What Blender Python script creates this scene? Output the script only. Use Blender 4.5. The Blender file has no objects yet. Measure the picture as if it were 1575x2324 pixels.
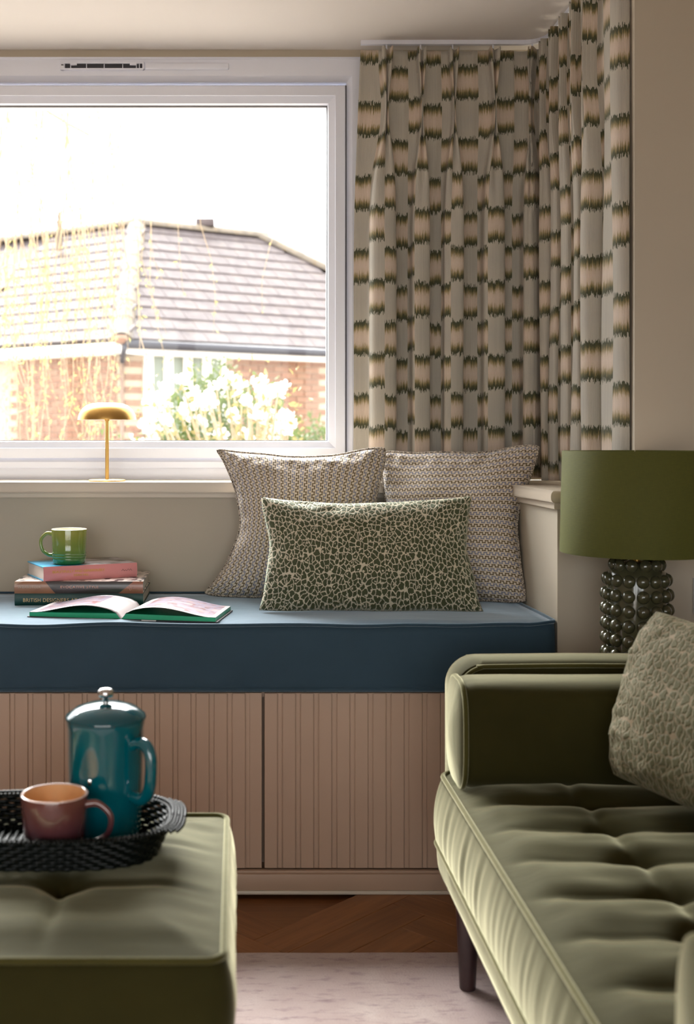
import bpy, bmesh, math, random
from mathutils import Vector, Matrix, noise
PI = math.pi
random.seed(7)
scn = bpy.context.scene
COL = scn.collection

# ------------------------------------------------------------------ camera
F = 2600.0                      # focal length in pixels of the 1575 x 2324 frame
EYE = 1.03
cd = bpy.data.cameras.new('camera')
cam = bpy.data.objects.new('camera', cd)
COL.objects.link(cam)
cam.location = (0, 0, EYE)
cam.rotation_euler = (PI / 2, 0, 0)
cd.sensor_fit = 'AUTO'
cd.sensor_width = 36.0
cd.lens = 36.0 * F / 2324.0
cd.shift_x = (787.5 - 535.0) / 2324.0
cd.shift_y = (1000.0 - 1162.0) / 2324.0
cd.clip_start = 0.05
cd.clip_end = 300
cd.dof.use_dof = True
cd.dof.focus_distance = 2.85
cd.dof.aperture_fstop = 4.0
scn.camera = cam

# ------------------------------------------------------------------ sky and exposure
world = bpy.data.worlds.new('overcast_sky')
scn.world = world
world.use_nodes = True
wn = world.node_tree.nodes
wn['Background'].inputs['Color'].default_value = (0.98, 0.985, 1.0, 1)
wn['Background'].inputs['Strength'].default_value = 1.5
vs = scn.view_settings
vs.view_transform = 'Standard'
vs.look = 'None'
vs.gamma = 1.0
vs.use_curve_mapping = False
vs.exposure = 1.92
# hazy sun, high beyond the house and a little to the left
sd = bpy.data.lights.new('hazy_sun', 'SUN')
sd.energy = 7.4
sd.angle = math.radians(50)
sd.color = (1.0, 0.98, 0.965)
so = bpy.data.objects.new('hazy_sun', sd)
COL.objects.link(so)
so.rotation_euler = Vector((0.24, -0.94, -0.95)).to_track_quat('-Z', 'Y').to_euler()
so.location = (-4, 8, 6)


def portal(loc, rot, sx, sy):
    l = bpy.data.lights.new('window_portal', 'AREA')
    l.shape = 'RECTANGLE'
    l.size, l.size_y = sx, sy
    l.cycles.is_portal = True
    o = bpy.data.objects.new('window_portal', l)
    COL.objects.link(o)
    o.location = loc
    o.rotation_euler = rot


portal((-1.0, 3.42, 1.5), (-PI / 2, 0, 0), 2.7, 1.1)
portal((1.05, 3.02, 1.5), (0, PI / 2, 0), 1.1, 0.46)
portal((-0.4, -2.62, 1.05), (PI / 2, 0, 0), 3.6, 2.05)
try:
    scn.cycles.use_denoising = True
    scn.cycles.caustics_reflective = False
    scn.cycles.max_bounces = 12
    scn.cycles.diffuse_bounces = 7
    scn.cycles.transparent_max_bounces = 16
    scn.cycles.sample_clamp_indirect = 6.0
except Exception:
    pass


# ------------------------------------------------------------------ helpers: pixels are only used to measure real positions
def px(x, d):
    return (x - 535.0) * d / F


def pz(y, d):
    return EYE - (y - 1000.0) * d / F


# ------------------------------------------------------------------ helpers: objects
def wloc(o):
    v = Vector((0, 0, 0))
    while o is not None:
        v += o.location
        o = o.parent
    return v


def link(name, data, parent=None):
    o = bpy.data.objects.new(name, data)
    COL.objects.link(o)
    if parent is not None:
        o.parent = parent
    return o


def thing(name, label, cat, loc, group=None, rz=0.0):
    o = link(name, None)
    o.location = loc
    o.rotation_euler = (0, 0, rz)
    o.empty_display_size = 0.05
    tag(o, label, cat, group)
    return o


def tag(o, label=None, cat=None, group=None, kind=None):
    if label: o['label'] = label
    if cat: o['category'] = cat
    if group: o['group'] = group
    if kind: o['kind'] = kind
    return o


def mesh(name, verts, faces, m=None, parent=None, smooth=False, local=False, uv=None, auto=None):
    me = bpy.data.meshes.new(name)
    if parent is not None and not local:
        w = wloc(parent)
        verts = [(v[0] - w.x, v[1] - w.y, v[2] - w.z) for v in verts]
    me.from_pydata([tuple(v) for v in verts], [], faces)
    if uv is not None:
        l = me.uv_layers.new(name='UVMap')
        for p in me.polygons:
            for li in p.loop_indices:
                l.data[li].uv = uv[me.loops[li].vertex_index % len(uv)]
    if m is not None:
        me.materials.append(m)
    if smooth:
        me.polygons.foreach_set('use_smooth', [True] * len(me.polygons))
    me.update()
    o = link(name, me, parent)
    if auto is not None:
        me.polygons.foreach_set('use_smooth', [True] * len(me.polygons))
        try:
            me.set_sharp_from_angle(angle=auto)
        except Exception:
            pass
    return o


def from_bm(name, bm, m=None, parent=None, auto=None, local=False):
    bmesh.ops.recalc_face_normals(bm, faces=bm.faces)
    bm.verts.index_update()
    v = [tuple(x.co) for x in bm.verts]
    f = [[x.index for x in q.verts] for q in bm.faces]
    bm.free()
    return mesh(name, v, f, m, parent, auto=auto, local=local)


def piece(name, me, parent, loc, rot=(0, 0, 0), scale=(1, 1, 1)):
    """a copy that shares mesh data, given a world location"""
    o = link(name, me, parent)
    o.location = Vector(loc) - wloc(parent)
    o.rotation_euler = rot
    o.scale = scale
    return o


def bevel_box(bm, lo, hi, r=0.0, seg=2):
    g = bmesh.ops.create_cube(bm, size=1.0)
    for v in g['verts']:
        v.co = Vector([lo[i] + (v.co[i] + 0.5) * (hi[i] - lo[i]) for i in range(3)])
    if r > 0:
        es = list({e for v in g['verts'] for e in v.link_edges})
        bmesh.ops.bevel(bm, geom=es, offset=r, segments=seg, profile=0.5, affect='EDGES')


def box(name, lo, hi, m, parent=None, r=0.0, seg=2, local=False):
    bm = bmesh.new()
    bevel_box(bm, lo, hi, r, seg)
    return from_bm(name, bm, m, parent, auto=math.radians(40) if r > 0 else None, local=local)


def lathe(name, prof, m, parent=None, c=(0, 0, 0), seg=48, auto=None):
    v, f = [], []
    n = len(prof)
    for i in range(seg):
        a = 2 * PI * i / seg
        for r, z in prof:
            v.append((c[0] + r * math.cos(a), c[1] + r * math.sin(a), c[2] + z))
    for i in range(seg):
        j = (i + 1) % seg
        for k in range(n - 1):
            if prof[k][0] < 1e-6 and prof[k + 1][0] < 1e-6:
                continue
            f.append((i * n + k, j * n + k, j * n + k + 1, i * n + k + 1))
    me = bpy.data.meshes.new(name)
    bm = bmesh.new()
    vv = [bm.verts.new(x) for x in v]
    for q in f:
        bm.faces.new([vv[k] for k in q])
    bmesh.ops.remove_doubles(bm, verts=bm.verts, dist=1e-6)
    bpy.data.meshes.remove(me)
    return from_bm(name, bm, m, parent, auto=auto or math.radians(50))


def tube_vf(pts, r, seg=8, closed=False, v0=0):
    """vertices and faces of a tube; r is a number or a list"""
    pts = [Vector(p) for p in pts]
    n = len(pts)
    v, f = [], []
    up = None
    for i, p in enumerate(pts):
        if closed:
            t = pts[(i + 1) % n] - pts[i - 1]
        else:
            t = pts[min(i + 1, n - 1)] - pts[max(i - 1, 0)]
        if t.length < 1e-9:
            t = Vector((0, 0, 1))
        t.normalize()
        if up is None:
            up = Vector((0, 0, 1)) if abs(t.z) < 0.9 else Vector((1, 0, 0))
        a = t.cross(up)
        if a.length < 1e-6:
            a = t.orthogonal()
        a.normalize()
        b = a.cross(t).normalized()
        up = b
        rr = r[i] if isinstance(r, (list, tuple)) else r
        for k in range(seg):
            q = 2 * PI * k / seg
            v.append(p + a * (rr * math.cos(q)) + b * (rr * math.sin(q)))
    m = n if closed else n - 1
    for i in range(m):
        j = (i + 1) % n
        for k in range(seg):
            l = (k + 1) % seg
            f.append((v0 + i * seg + k, v0 + i * seg + l, v0 + j * seg + l, v0 + j * seg + k))
    if not closed:
        f.append(tuple(v0 + k for k in range(seg))[::-1])
        f.append(tuple(v0 + (n - 1) * seg + k for k in range(seg)))
    return v, f


def tube(name, pts, r, m, parent=None, seg=8, closed=False):
    v, f = tube_vf(pts, r, seg, closed)
    return mesh(name, v, f, m, parent, smooth=True)


def tubes(name, paths, m, parent=None, seg=6):
    V, Fc = [], []
    for pts, r in paths:
        v, f = tube_vf(pts, r, seg, False, len(V))
        V += v
        Fc += f
    return mesh(name, V, Fc, m, parent, smooth=True)


def smooth_path(ctrl, n):
    """Catmull-Rom through the points"""
    c = [Vector(p) for p in ctrl]
    c = [c[0] * 2 - c[1]] + c + [c[-1] * 2 - c[-2]]
    out = []
    for i in range(1, len(c) - 2):
        for k in range(n):
            t = k / n
            a, b, d, e = c[i - 1], c[i], c[i + 1], c[i + 2]
            out.append(0.5 * ((2 * b) + (d - a) * t + (2 * a - 5 * b + 4 * d - e) * t * t + (3 * b - a - 3 * d + e) * t ** 3))
    out.append(c[-2])
    return out


def sstep(a, b, x):
    t = min(1.0, max(0.0, (x - a) / (b - a)))
    return t * t * (3 - 2 * t)


def nz(x, y, z=0.0):
    return noise.noise(Vector((x, y, z)))


# ------------------------------------------------------------------ helpers: materials
def nd(nt, typ, ins=None, **props):
    n = nt.nodes.new(typ)
    for k, v in props.items():
        setattr(n, k, v)
    for k, v in (ins or {}).items():
        s = n.inputs[k]
        if isinstance(v, bpy.types.NodeSocket):
            nt.links.new(v, s)
        else:
            s.default_value = v
    return n


def mth(nt, op, a, b=None, c=None, clamp=False):
    ins = {0: a}
    if b is not None: ins[1] = b
    if c is not None: ins[2] = c
    return nd(nt, 'ShaderNodeMath', ins, operation=op, use_clamp=clamp).outputs[0]


def mix(nt, fac, a, b, blend='MIX'):
    n = nt.nodes.new('ShaderNodeMix')
    n.data_type = 'RGBA'
    n.blend_type = blend
    for s, v in ((n.inputs[0], fac), (n.inputs[6], a), (n.inputs[7], b)):
        if isinstance(v, bpy.types.NodeSocket):
            nt.links.new(v, s)
        else:
            if s != n.inputs[0] and len(v) == 3:
                v = (*v, 1)
            s.default_value = v
    return n.outputs[2]


def ramp(nt, fac, stops, interp='LINEAR'):
    n = nt.nodes.new('ShaderNodeValToRGB')
    nt.links.new(fac, n.inputs[0])
    cr = n.color_ramp
    cr.interpolation = interp
    while len(cr.elements) < len(stops):
        cr.elements.new(0.5)
    for e, (p, c) in zip(cr.elements, stops):
        e.position = p
        e.color = (*c, 1) if len(c) == 3 else c
    return n.outputs[0]


def S(r, g, b):
    """an sRGB 0-255 colour in linear light"""
    return tuple((c / 255 / 12.92 if c <= 10.3 else ((c / 255 + 0.055) / 1.055) ** 2.4) for c in (r, g, b))


def new_mat(name, color=(0.5, 0.5, 0.5), rough=0.5, metal=0.0, **ins):
    m = bpy.data.materials.new(name)
    m.use_nodes = True
    nt = m.node_tree
    b = nt.nodes['Principled BSDF']
    b.inputs['Base Color'].default_value = (*color, 1)
    b.inputs['Roughness'].default_value = rough
    b.inputs['Metallic'].default_value = metal
    for k, v in ins.items():
        k = k.replace('_', ' ')
        b.inputs[k].default_value = (*v, 1) if isinstance(v, tuple) and len(v) == 3 else v
    return m, nt, b


def coord(nt, which='Object'):
    return nd(nt, 'ShaderNodeTexCoord').outputs[which]


def bump(nt, b, h, strength=0.3, dist=0.002):
    n = nd(nt, 'ShaderNodeBump', {'Height': h, 'Strength': strength, 'Distance': dist})
    nt.links.new(n.outputs[0], b.inputs['Normal'])


def nois(nt, vec, scale, detail=3, rough=0.5, out='Fac'):
    return nd(nt, 'ShaderNodeTexNoise', {'Vector': vec, 'Scale': scale, 'Detail': detail, 'Roughness': rough}).outputs[out]


def mapping(nt, vec, scale=(1, 1, 1), rot=(0, 0, 0), loc=(0, 0, 0)):
    return nd(nt, 'ShaderNodeMapping', {'Vector': vec, 'Scale': scale, 'Rotation': rot, 'Location': loc}).outputs[0]


def painted(name, color, rough=0.6, var=0.06, bs=0.06, scale=140):
    m, nt, b = new_mat(name, color, rough)
    c = coord(nt)
    n1 = nois(nt, c, 3.0, 4)
    dk = tuple(x * (1 - var) for x in color)
    nt.links.new(mix(nt, n1, color, dk), b.inputs['Base Color'])
    bump(nt, b, nois(nt, c, scale, 2), bs, 0.001)
    return m


def velvet(name, col, sheen_tint, sheen=0.9, srough=0.35, rough=0.75, var=0.35):
    m, nt, b = new_mat(name, col, rough)
    b.inputs['Sheen Weight'].default_value = sheen
    b.inputs['Sheen Roughness'].default_value = srough
    b.inputs['Sheen Tint'].default_value = (*sheen_tint, 1)
    b.inputs['Specular IOR Level'].default_value = 0.12
    b.inputs['Specular Tint'].default_value = (*sheen_tint, 1)
    c = coord(nt)
    n1 = nois(nt, mapping(nt, c, (6, 18, 6)), 1.0, 5, 0.6)
    n2 = nois(nt, c, 900, 2)
    lo = tuple(x * (1 - var) for x in col)
    hi = tuple(x * (1 + var) for x in col)
    nt.links.new(mix(nt, n1, lo, hi), b.inputs['Base Color'])
    h = mth(nt, 'ADD', mth(nt, 'MULTIPLY', n1, 2.0), mth(nt, 'MULTIPLY', n2, 0.25))
    bump(nt, b, h, 0.25, 0.002)
    return m


WALL = S(190, 180, 162)
M = {}
M['wall'] = painted('wall_paint', WALL, 0.62)
M['wall_room'] = painted('room_wall_paint', S(188, 170, 148), 0.7)
M['ceiling'] = painted('ceiling_paint', S(218, 212, 206), 0.75, 0.03)
M['sill'] = painted('sill_eggshell', S(205, 192, 174), 0.35, 0.03, 0.02)
M['joinery'] = painted('joinery_paint', S(184, 156, 134), 0.45, 0.05, 0.04, 220)
M['upvc'] = painted('window_upvc', S(230, 234, 246), 0.28, 0.02, 0.01)
M['gasket'] = new_mat('rubber_gasket', (0.05, 0.045, 0.05), 0.6)[0]
M['vent_dark'] = new_mat('vent_opening', (0.03, 0.03, 0.04), 0.6)[0]


def glass_mat():
    m = bpy.data.materials.new('window_glass')
    m.use_nodes = True
    nt = m.node_tree
    nt.nodes.clear()
    lw = nd(nt, 'ShaderNodeLayerWeight', {'Blend': 0.5})
    fr = nd(nt, 'ShaderNodeMath', {0: 0.96, 1: mth(nt, 'POWER', lw.outputs['Facing'], 5.0), 2: 0.012}, operation='MULTIPLY_ADD')
    t = nd(nt, 'ShaderNodeBsdfTransparent', {'Color': (0.97, 0.98, 0.975, 1)})
    g = nd(nt, 'ShaderNodeBsdfGlossy', {'Roughness': 0.02})
    x = nd(nt, 'ShaderNodeMixShader', {0: fr.outputs[0], 1: t.outputs[0], 2: g.outputs[0]})
    o = nd(nt, 'ShaderNodeOutputMaterial', {0: x.outputs[0]})
    return m


M['glass'] = glass_mat()


def wood_mat(name, c1, c2, rough=0.4, random_tint=True):
    m, nt, b = new_mat(name, c1, rough)
    c = coord(nt)
    oi = nd(nt, 'ShaderNodeObjectInfo')
    off = nd(nt, 'ShaderNodeCombineXYZ', {0: mth(nt, 'MULTIPLY', oi.outputs['Random'], 37.0), 1: mth(nt, 'MULTIPLY', oi.outputs['Random'], 11.0)}).outputs[0]
    v = nd(nt, 'ShaderNodeVectorMath', {0: c, 1: off}, operation='ADD').outputs[0]
    g = nois(nt, mapping(nt, v, (5, 70, 20)), 1.0, 6, 0.6)
    g2 = nois(nt, mapping(nt, v, (1.5, 14, 6)), 1.0, 3, 0.5)
    f = mth(nt, 'ADD', mth(nt, 'MULTIPLY', g, 0.6), mth(nt, 'MULTIPLY', g2, 0.5))
    col = ramp(nt, f, [(0.3, c2), (0.7, c1)])
    if random_tint:
        col = mix(nt, mth(nt, 'MULTIPLY', oi.outputs['Random'], 0.45), col, tuple(x * 0.5 for x in c1))
    nt.links.new(col, b.inputs['Base Color'])
    bump(nt, b, g, 0.15, 0.0008)
    return m


M['oak'] = wood_mat('oak_parquet', S(160, 108, 66), S(104, 62, 34), 0.42)
M['dark_wood'] = wood_mat('dark_stained_wood', S(62, 42, 42), S(34, 22, 24), 0.3, False)


def rug_mat():
    m, nt, b = new_mat('distressed_rug', (0.5, 0.45, 0.43), 0.95)
    c = coord(nt)
    big = nois(nt, c, 3.0, 6, 0.65)
    st = nois(nt, mapping(nt, c, (18, 60, 1)), 1.0, 5, 0.7)
    fine = nois(nt, mapping(nt, c, (260, 420, 1)), 1.0, 2)
    col = ramp(nt, big, [(0.35, S(206, 190, 186)), (0.55, S(192, 172, 168)), (0.7, S(214, 198, 192))])
    col = mix(nt, ramp(nt, st, [(0.52, (0, 0, 0)), (0.72, (1, 1, 1))]), col, S(150, 128, 132))
    col = mix(nt, mth(nt, 'MULTIPLY', fine, 0.35), col, S(150, 132, 124))
    nt.links.new(col, b.inputs['Base Color'])
    bump(nt, b, mth(nt, 'ADD', fine, st), 0.5, 0.003)
    return m


M['rug'] = rug_mat()
M['sofa'] = velvet('olive_velvet', S(48, 45, 20), (0.90, 0.86, 0.58), 1.0, 0.34, .8)
M['sofa_pipe'] = velvet('olive_velvet_piping', S(70, 66, 32), (0.90, 0.86, 0.58), 0.9, 0.38, .8)
M['blue'] = velvet('blue_velvet', S(54, 74, 88), (0.78, 0.90, 1.0), 1.0, 0.35, 0.75, 0.2)
M['brass'] = new_mat('brushed_brass', S(214, 170, 98), 0.33, 1.0)[0]
M['white_in'] = new_mat('white_lamp_lining', S(238, 230, 222), 0.4)[0]


def curtain_mat():
    m, nt, b = new_mat('ikat_curtain', (0.4, 0.4, 0.36), 0.85)
    uv = nd(nt, 'ShaderNodeUVMap', uv_map='UVMap').outputs[0]
    s = nd(nt, 'ShaderNodeSeparateXYZ', {0: uv})
    u, v = s.outputs[0], s.outputs[1]
    col_i = mth(nt, 'FLOOR', mth(nt, 'DIVIDE', u, 0.066))
    par = mth(nt, 'FLOORED_MODULO', col_i, 2.0)
    rn = nd(nt, 'ShaderNodeTexWhiteNoise', {'W': col_i}, noise_dimensions='1D').outputs[0]
    vv = mth(nt, 'ADD', mth(nt, 'DIVIDE', v, 0.205), mth(nt, 'ADD', mth(nt, 'MULTIPLY', par, 0.5), mth(nt, 'MULTIPLY', rn, 0.10)))
    f = mth(nt, 'FRACT', vv)
    t = mth(nt, 'MULTIPLY', mth(nt, 'ABSOLUTE', mth(nt, 'SUBTRACT', f, 0.5)), 2.0)
    th = nd(nt, 'ShaderNodeCombineXYZ', {0: mth(nt, 'MULTIPLY', u, 480.0), 1: mth(nt, 'MULTIPLY', v, 14.0)}).outputs[0]
    n1 = nois(nt, th, 1.0, 1)
    grain = nd(nt, 'ShaderNodeCombineXYZ', {0: mth(nt, 'MULTIPLY', u, 700.0), 1: mth(nt, 'MULTIPLY', v, 120.0)}).outputs[0]
    n2 = nois(nt, grain, 1.0, 1)
    thr = mth(nt, 'FLOOR', mth(nt, 'DIVIDE', u, 0.0017))
    w1 = nd(nt, 'ShaderNodeTexWhiteNoise', {0: nd(nt, 'ShaderNodeCombineXYZ', {0: thr, 1: mth(nt, 'FLOOR', mth(nt, 'MULTIPLY', vv, 2.0))}).outputs[0]}, noise_dimensions='2D').outputs[0]
    t1 = mth(nt, 'ADD', t, mth(nt, 'MULTIPLY', mth(nt, 'SUBTRACT', n1, 0.5), 0.10))
    t1 = mth(nt, 'ADD', t1, mth(nt, 'MULTIPLY', mth(nt, 'SUBTRACT', w1, 0.5), 0.13))
    t1 = mth(nt, 'ADD', t1, mth(nt, 'MULTIPLY', mth(nt, 'SUBTRACT', n2, 0.5), 0.12))
    c = ramp(nt, t1, [(0.0, S(222, 204, 188)), (0.15, S(216, 198, 178)), (0.25, S(160, 142, 98)), (0.34, S(84, 84, 52)),
                      (0.455, S(64, 70, 50)), (0.470, S(196, 190, 176)), (1.0, S(190, 185, 174))])
    st = nois(nt, nd(nt, 'ShaderNodeCombineXYZ', {0: mth(nt, 'MULTIPLY', u, 260.0), 1: mth(nt, 'MULTIPLY', v, 1.2)}).outputs[0], 1.0, 3)
    c = mix(nt, mth(nt, 'MULTIPLY', st, 0.5), c, mix(nt, 0.45, c, (0.05, 0.045, 0.04)))
    nt.links.new(c, b.inputs['Base Color'])
    rib = mth(nt, 'SINE', mth(nt, 'MULTIPLY', u, 2 * PI / 0.0032))
    bump(nt, b, mth(nt, 'ADD', mth(nt, 'MULTIPLY', rib, 0.5), n2), 0.4, 0.0008)
    b.inputs['Sheen Weight'].default_value = 0.15
    tr = nd(nt, 'ShaderNodeBsdfTranslucent', {0: c})
    mx = nd(nt, 'ShaderNodeMixShader', {0: 0.10, 1: b.outputs[0], 2: tr.outputs[0]})
    nt.links.new(mx.outputs[0], nt.nodes['Material Output'].inputs[0])
    return m


M['curtain'] = curtain_mat()


def squiggle_mat(name, swap):
    m, nt, b = new_mat(name, (0.5, 0.5, 0.5), 0.8)
    uv = nd(nt, 'ShaderNodeUVMap', uv_map='UVMap').outputs[0]
    s = nd(nt, 'ShaderNodeSeparateXYZ', {0: uv})
    u, v = (s.outputs[1], s.outputs[0]) if swap else (s.outputs[0], s.outputs[1])

    def motif(du, dv):
        x = mth(nt, 'SUBTRACT', mth(nt, 'FRACT', mth(nt, 'ADD', mth(nt, 'DIVIDE', u, 0.0225), du)), 0.5)
        y = mth(nt, 'FRACT', mth(nt, 'ADD', mth(nt, 'DIVIDE', v, 0.0200), dv))
        sq = mth(nt, 'SUBTRACT', mth(nt, 'MULTIPLY', mth(nt, 'GREATER_THAN', y, 0.5), 2.0), 1.0)
        stem = mth(nt, 'LESS_THAN', mth(nt, 'ABSOLUTE', mth(nt, 'SUBTRACT', x, mth(nt, 'MULTIPLY', sq, 0.125))), 0.062)
        y2 = mth(nt, 'FRACT', mth(nt, 'MULTIPLY', y, 2.0))
        dy = mth(nt, 'MINIMUM', y2, mth(nt, 'SUBTRACT', 1.0, y2))
        bar = mth(nt, 'MULTIPLY', mth(nt, 'LESS_THAN', dy, 0.145), mth(nt, 'LESS_THAN', mth(nt, 'ABSOLUTE', x), 0.215))
        return mth(nt, 'MAXIMUM', stem, bar)
    a = motif(0.0, 0.0)
    c = motif(0.5, 0.25)
    n = nois(nt, uv, 800, 2)
    cream = mix(nt, n, S(226, 214, 196), S(196, 182, 164))
    col = mix(nt, a, cream, S(92, 74, 40))
    col = mix(nt, c, col, S(120, 122, 142))
    nt.links.new(col, b.inputs['Base Color'])
    h = mth(nt, 'ADD', mth(nt, 'MULTIPLY', mth(nt, 'MAXIMUM', a, c), -0.7), mth(nt, 'MULTIPLY', n, 0.5))
    bump(nt, b, h, 0.5, 0.0012)
    b.inputs['Sheen Weight'].default_value = 0.2
    return m


M['squig'] = squiggle_mat('squiggle_weave', False)
M['squig_r'] = squiggle_mat('squiggle_weave_turned', True)


def leopard_mat(name, scale, green, cream, tint=(0.78, 0.82, 0.66), gap=.076, stretch=(1.15, .90, 1), sheen=.8):
    m, nt, b = new_mat(name, green, 0.8)
    uv = nd(nt, 'ShaderNodeUVMap', uv_map='UVMap').outputs[0]
    w = nois(nt, uv, 70, 2, 0.5, 'Color')
    v = nd(nt, 'ShaderNodeVectorMath', {0: w, 1: (0.5, 0.5, 0.5)}, operation='SUBTRACT').outputs[0]
    v = nd(nt, 'ShaderNodeVectorMath', {0: v, 'Scale': 0.010}, operation='SCALE').outputs[0]
    p = nd(nt, 'ShaderNodeVectorMath', {0: uv, 1: v}, operation='ADD').outputs[0]
    w2 = nois(nt, uv, 260, 2, 0.5, 'Color')
    v2 = nd(nt, 'ShaderNodeVectorMath', {0: w2, 1: (0.5, 0.5, 0.5)}, operation='SUBTRACT').outputs[0]
    v2 = nd(nt, 'ShaderNodeVectorMath', {0: v2, 'Scale': 0.0045}, operation='SCALE').outputs[0]
    p = nd(nt, 'ShaderNodeVectorMath', {0: p, 1: v2}, operation='ADD').outputs[0]
    p = mapping(nt, p, stretch)
    vo = nd(nt, 'ShaderNodeTexVoronoi', {'Vector': p, 'Scale': scale}, feature='DISTANCE_TO_EDGE', voronoi_dimensions='2D').outputs['Distance']
    f1 = nd(nt, 'ShaderNodeTexVoronoi', {'Vector': p, 'Scale': scale}, feature='F1', voronoi_dimensions='2D').outputs['Distance']
    notch = nd(nt, 'ShaderNodeTexVoronoi', {'Vector': mapping(nt, p, loc=(0.31, 0.17, 0)), 'Scale': scale * 0.75}, feature='F1', voronoi_dimensions='2D').outputs['Distance']
    d = mth(nt, 'MINIMUM', vo, mth(nt, 'SUBTRACT', notch, 0.045))
    d = mth(nt, 'MINIMUM', d, mth(nt, 'SUBTRACT', 0.80, f1))
    mk = nd(nt, 'ShaderNodeMapRange', {'Value': d, 'From Min': gap - .02, 'From Max': gap + .02}, interpolation_type='SMOOTHSTEP').outputs[0]
    hh = nd(nt, 'ShaderNodeMapRange', {'Value': d, 'From Min': 0.05, 'From Max': 0.22}, interpolation_type='SMOOTHSTEP').outputs[0]
    fz = nois(nt, uv, 1200, 2)
    g = mix(nt, fz, tuple(x * 0.75 for x in green), tuple(x * 1.25 for x in green))
    nt.links.new(mix(nt, mk, cream, g), b.inputs['Base Color'])
    bump(nt, b, mth(nt, "ADD", hh, mth(nt, "MULTIPLY", fz, 0.08)), 0.7, 0.003)
    nt.links.new(mth(nt, 'MULTIPLY', mk, sheen), b.inputs['Sheen Weight'])
    b.inputs['Sheen Roughness'].default_value = 0.4
    b.inputs['Sheen Tint'].default_value = (*tint, 1)
    return m


M['leopard'] = leopard_mat('cut_velvet_spots', 74, S(66, 72, 42), S(204, 194, 170))
M['leopard_b'] = leopard_mat('cut_velvet_spots_olive', 66, S(84, 80, 48), S(136, 120, 94), (.80, .74, .54), .046, (1.35, .80, 1), .42)


def ombre(name, top, bot, z0, z1, inside=None, rough=0.12):
    """two-colour dipped glaze"""
    m, nt, b = new_mat(name, top, rough, IOR=1.6)
    s = nd(nt, 'ShaderNodeSeparateXYZ', {0: coord(nt)})
    t = nd(nt, 'ShaderNodeMapRange', {'Value': mth(nt, 'ADD', s.outputs[2], mth(nt, 'MULTIPLY', mth(nt, 'SUBTRACT', nois(nt, coord(nt), 30, 3), 0.5), 0.012)), 'From Min': z0, 'From Max': z1}).outputs[0]
    nt.links.new(ramp(nt, t, [(0.0, bot), (0.45, tuple((p + q) / 2 for p, q in zip(top, bot))), (1.0, top)]), b.inputs['Base Color'])
    b.inputs['Coat Weight'].default_value = 0.6
    b.inputs['Coat Roughness'].default_value = 0.05
    return m


# ------------------------------------------------------------------ structure: room shell
CEIL = 2.156
YW = 3.15          # wall face behind the seat
YF = 3.30          # window frame face
XS = 0.73          # side wall of the bay below the sill
XU = 0.905         # reveal edge above the sill
YB = 2.60          # front face of the wall beside the bay
SILL = 0.917


def struct(o):
    o['kind'] = 'structure'
    return o


struct(box('floor', (-3.4, -2.6, -0.10), (1.9, 3.46, -0.012), M['oak']))
floor = bpy.data.objects['floor']
struct(box('ceiling', (-3.5, -2.7, CEIL), (2.0, 3.46, CEIL + 0.10), M['ceiling']))
struct(box('wall_left', (-3.5, -2.7, -0.1), (-3.4, 2.60, CEIL), M['wall_room']))
struct(box('wall_right', (1.9, -2.7, -0.1), (2.0, 2.60, CEIL), M['wall_room']))



def multi(name, boxes, m):
    bm = bmesh.new()
    for lo, hi in boxes:
        bevel_box(bm, lo, hi)
    return struct(from_bm(name, bm, m))


multi('wall_back', [((-2.7, YW, -0.1), (XS, 3.46, 0.888)), ((-2.7, YF + .002, SILL), (-2.40, 3.46, CEIL)),
                    ((0.387, YF + .002, SILL), (0.96, 3.46, CEIL)), ((-2.40, YF + .002, 2.133), (0.387, 3.46, CEIL))], M['wall'])
multi('wall_side', [((XS, YB, -0.1), (2.0, 3.46, 0.888)), ((XU, YB, SILL), (2.0, 2.74, CEIL)), ((0.962, 2.74, 2.10), (1.06, YF, CEIL)),
                    ((0.962, 2.74, 0.888), (1.06, YF, 0.93))], M['wall'])
multi('wall_side_far', [((-3.5, YB, -0.1), (-2.7, 3.46, CEIL))], M['wall'])


multi('wall_rear', [((-3.5, -2.7, -0.1), (-2.2, -2.6, CEIL)), ((1.4, -2.7, -0.1), (2.0, -2.6, CEIL)), ((-2.2, -2.7, 2.08), (1.4, -2.6, CEIL)), ((-2.2, -2.7, -0.1), (1.4, -2.6, 0.0))], M['wall_room'])
# sill with a rounded nose: along the back, down the side and round the front corner
def sill_strip(path_front, name):
    pass


def plan_slab(bm, plan, z0, z1, r, seg):
    lo = [bm.verts.new((x, y, z0)) for x, y in plan]
    hi = [bm.verts.new((x, y, z1)) for x, y in plan]
    n = len(plan)
    fs = [bm.faces.new(lo[::-1]), bm.faces.new(hi)]
    for k in range(n):
        l = (k + 1) % n
        fs.append(bm.faces.new((lo[k], lo[l], hi[l], hi[k])))
    es = [e for f in fs[:2] for e in f.edges]
    bmesh.ops.bevel(bm, geom=es, offset=r, segments=seg, profile=0.5, affect='EDGES')


def sill():
    bm = bmesh.new()
    xi = XS - .022
    plan_slab(bm, [(-2.7, 3.108), (xi, 3.108), (xi, 2.574), (1.02, 2.574), (1.02, 2.66), (.962, 2.66), (.962, YF + .002), (-2.7, YF + .002)], .889, SILL, .0125, 4)
    xj = XS - .010
    plan_slab(bm, [(-2.7, YW - .014), (xj, YW - .014), (xj, 2.590), (1.02, 2.590), (1.02, 2.62), (XS + .02, 2.62), (XS + .02, YW + .01), (-2.7, YW + .01)], .874, .8905, .004, 2)
    return struct(from_bm('trim_1', bm, M['sill'], auto=math.radians(40)))


sill()


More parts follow.
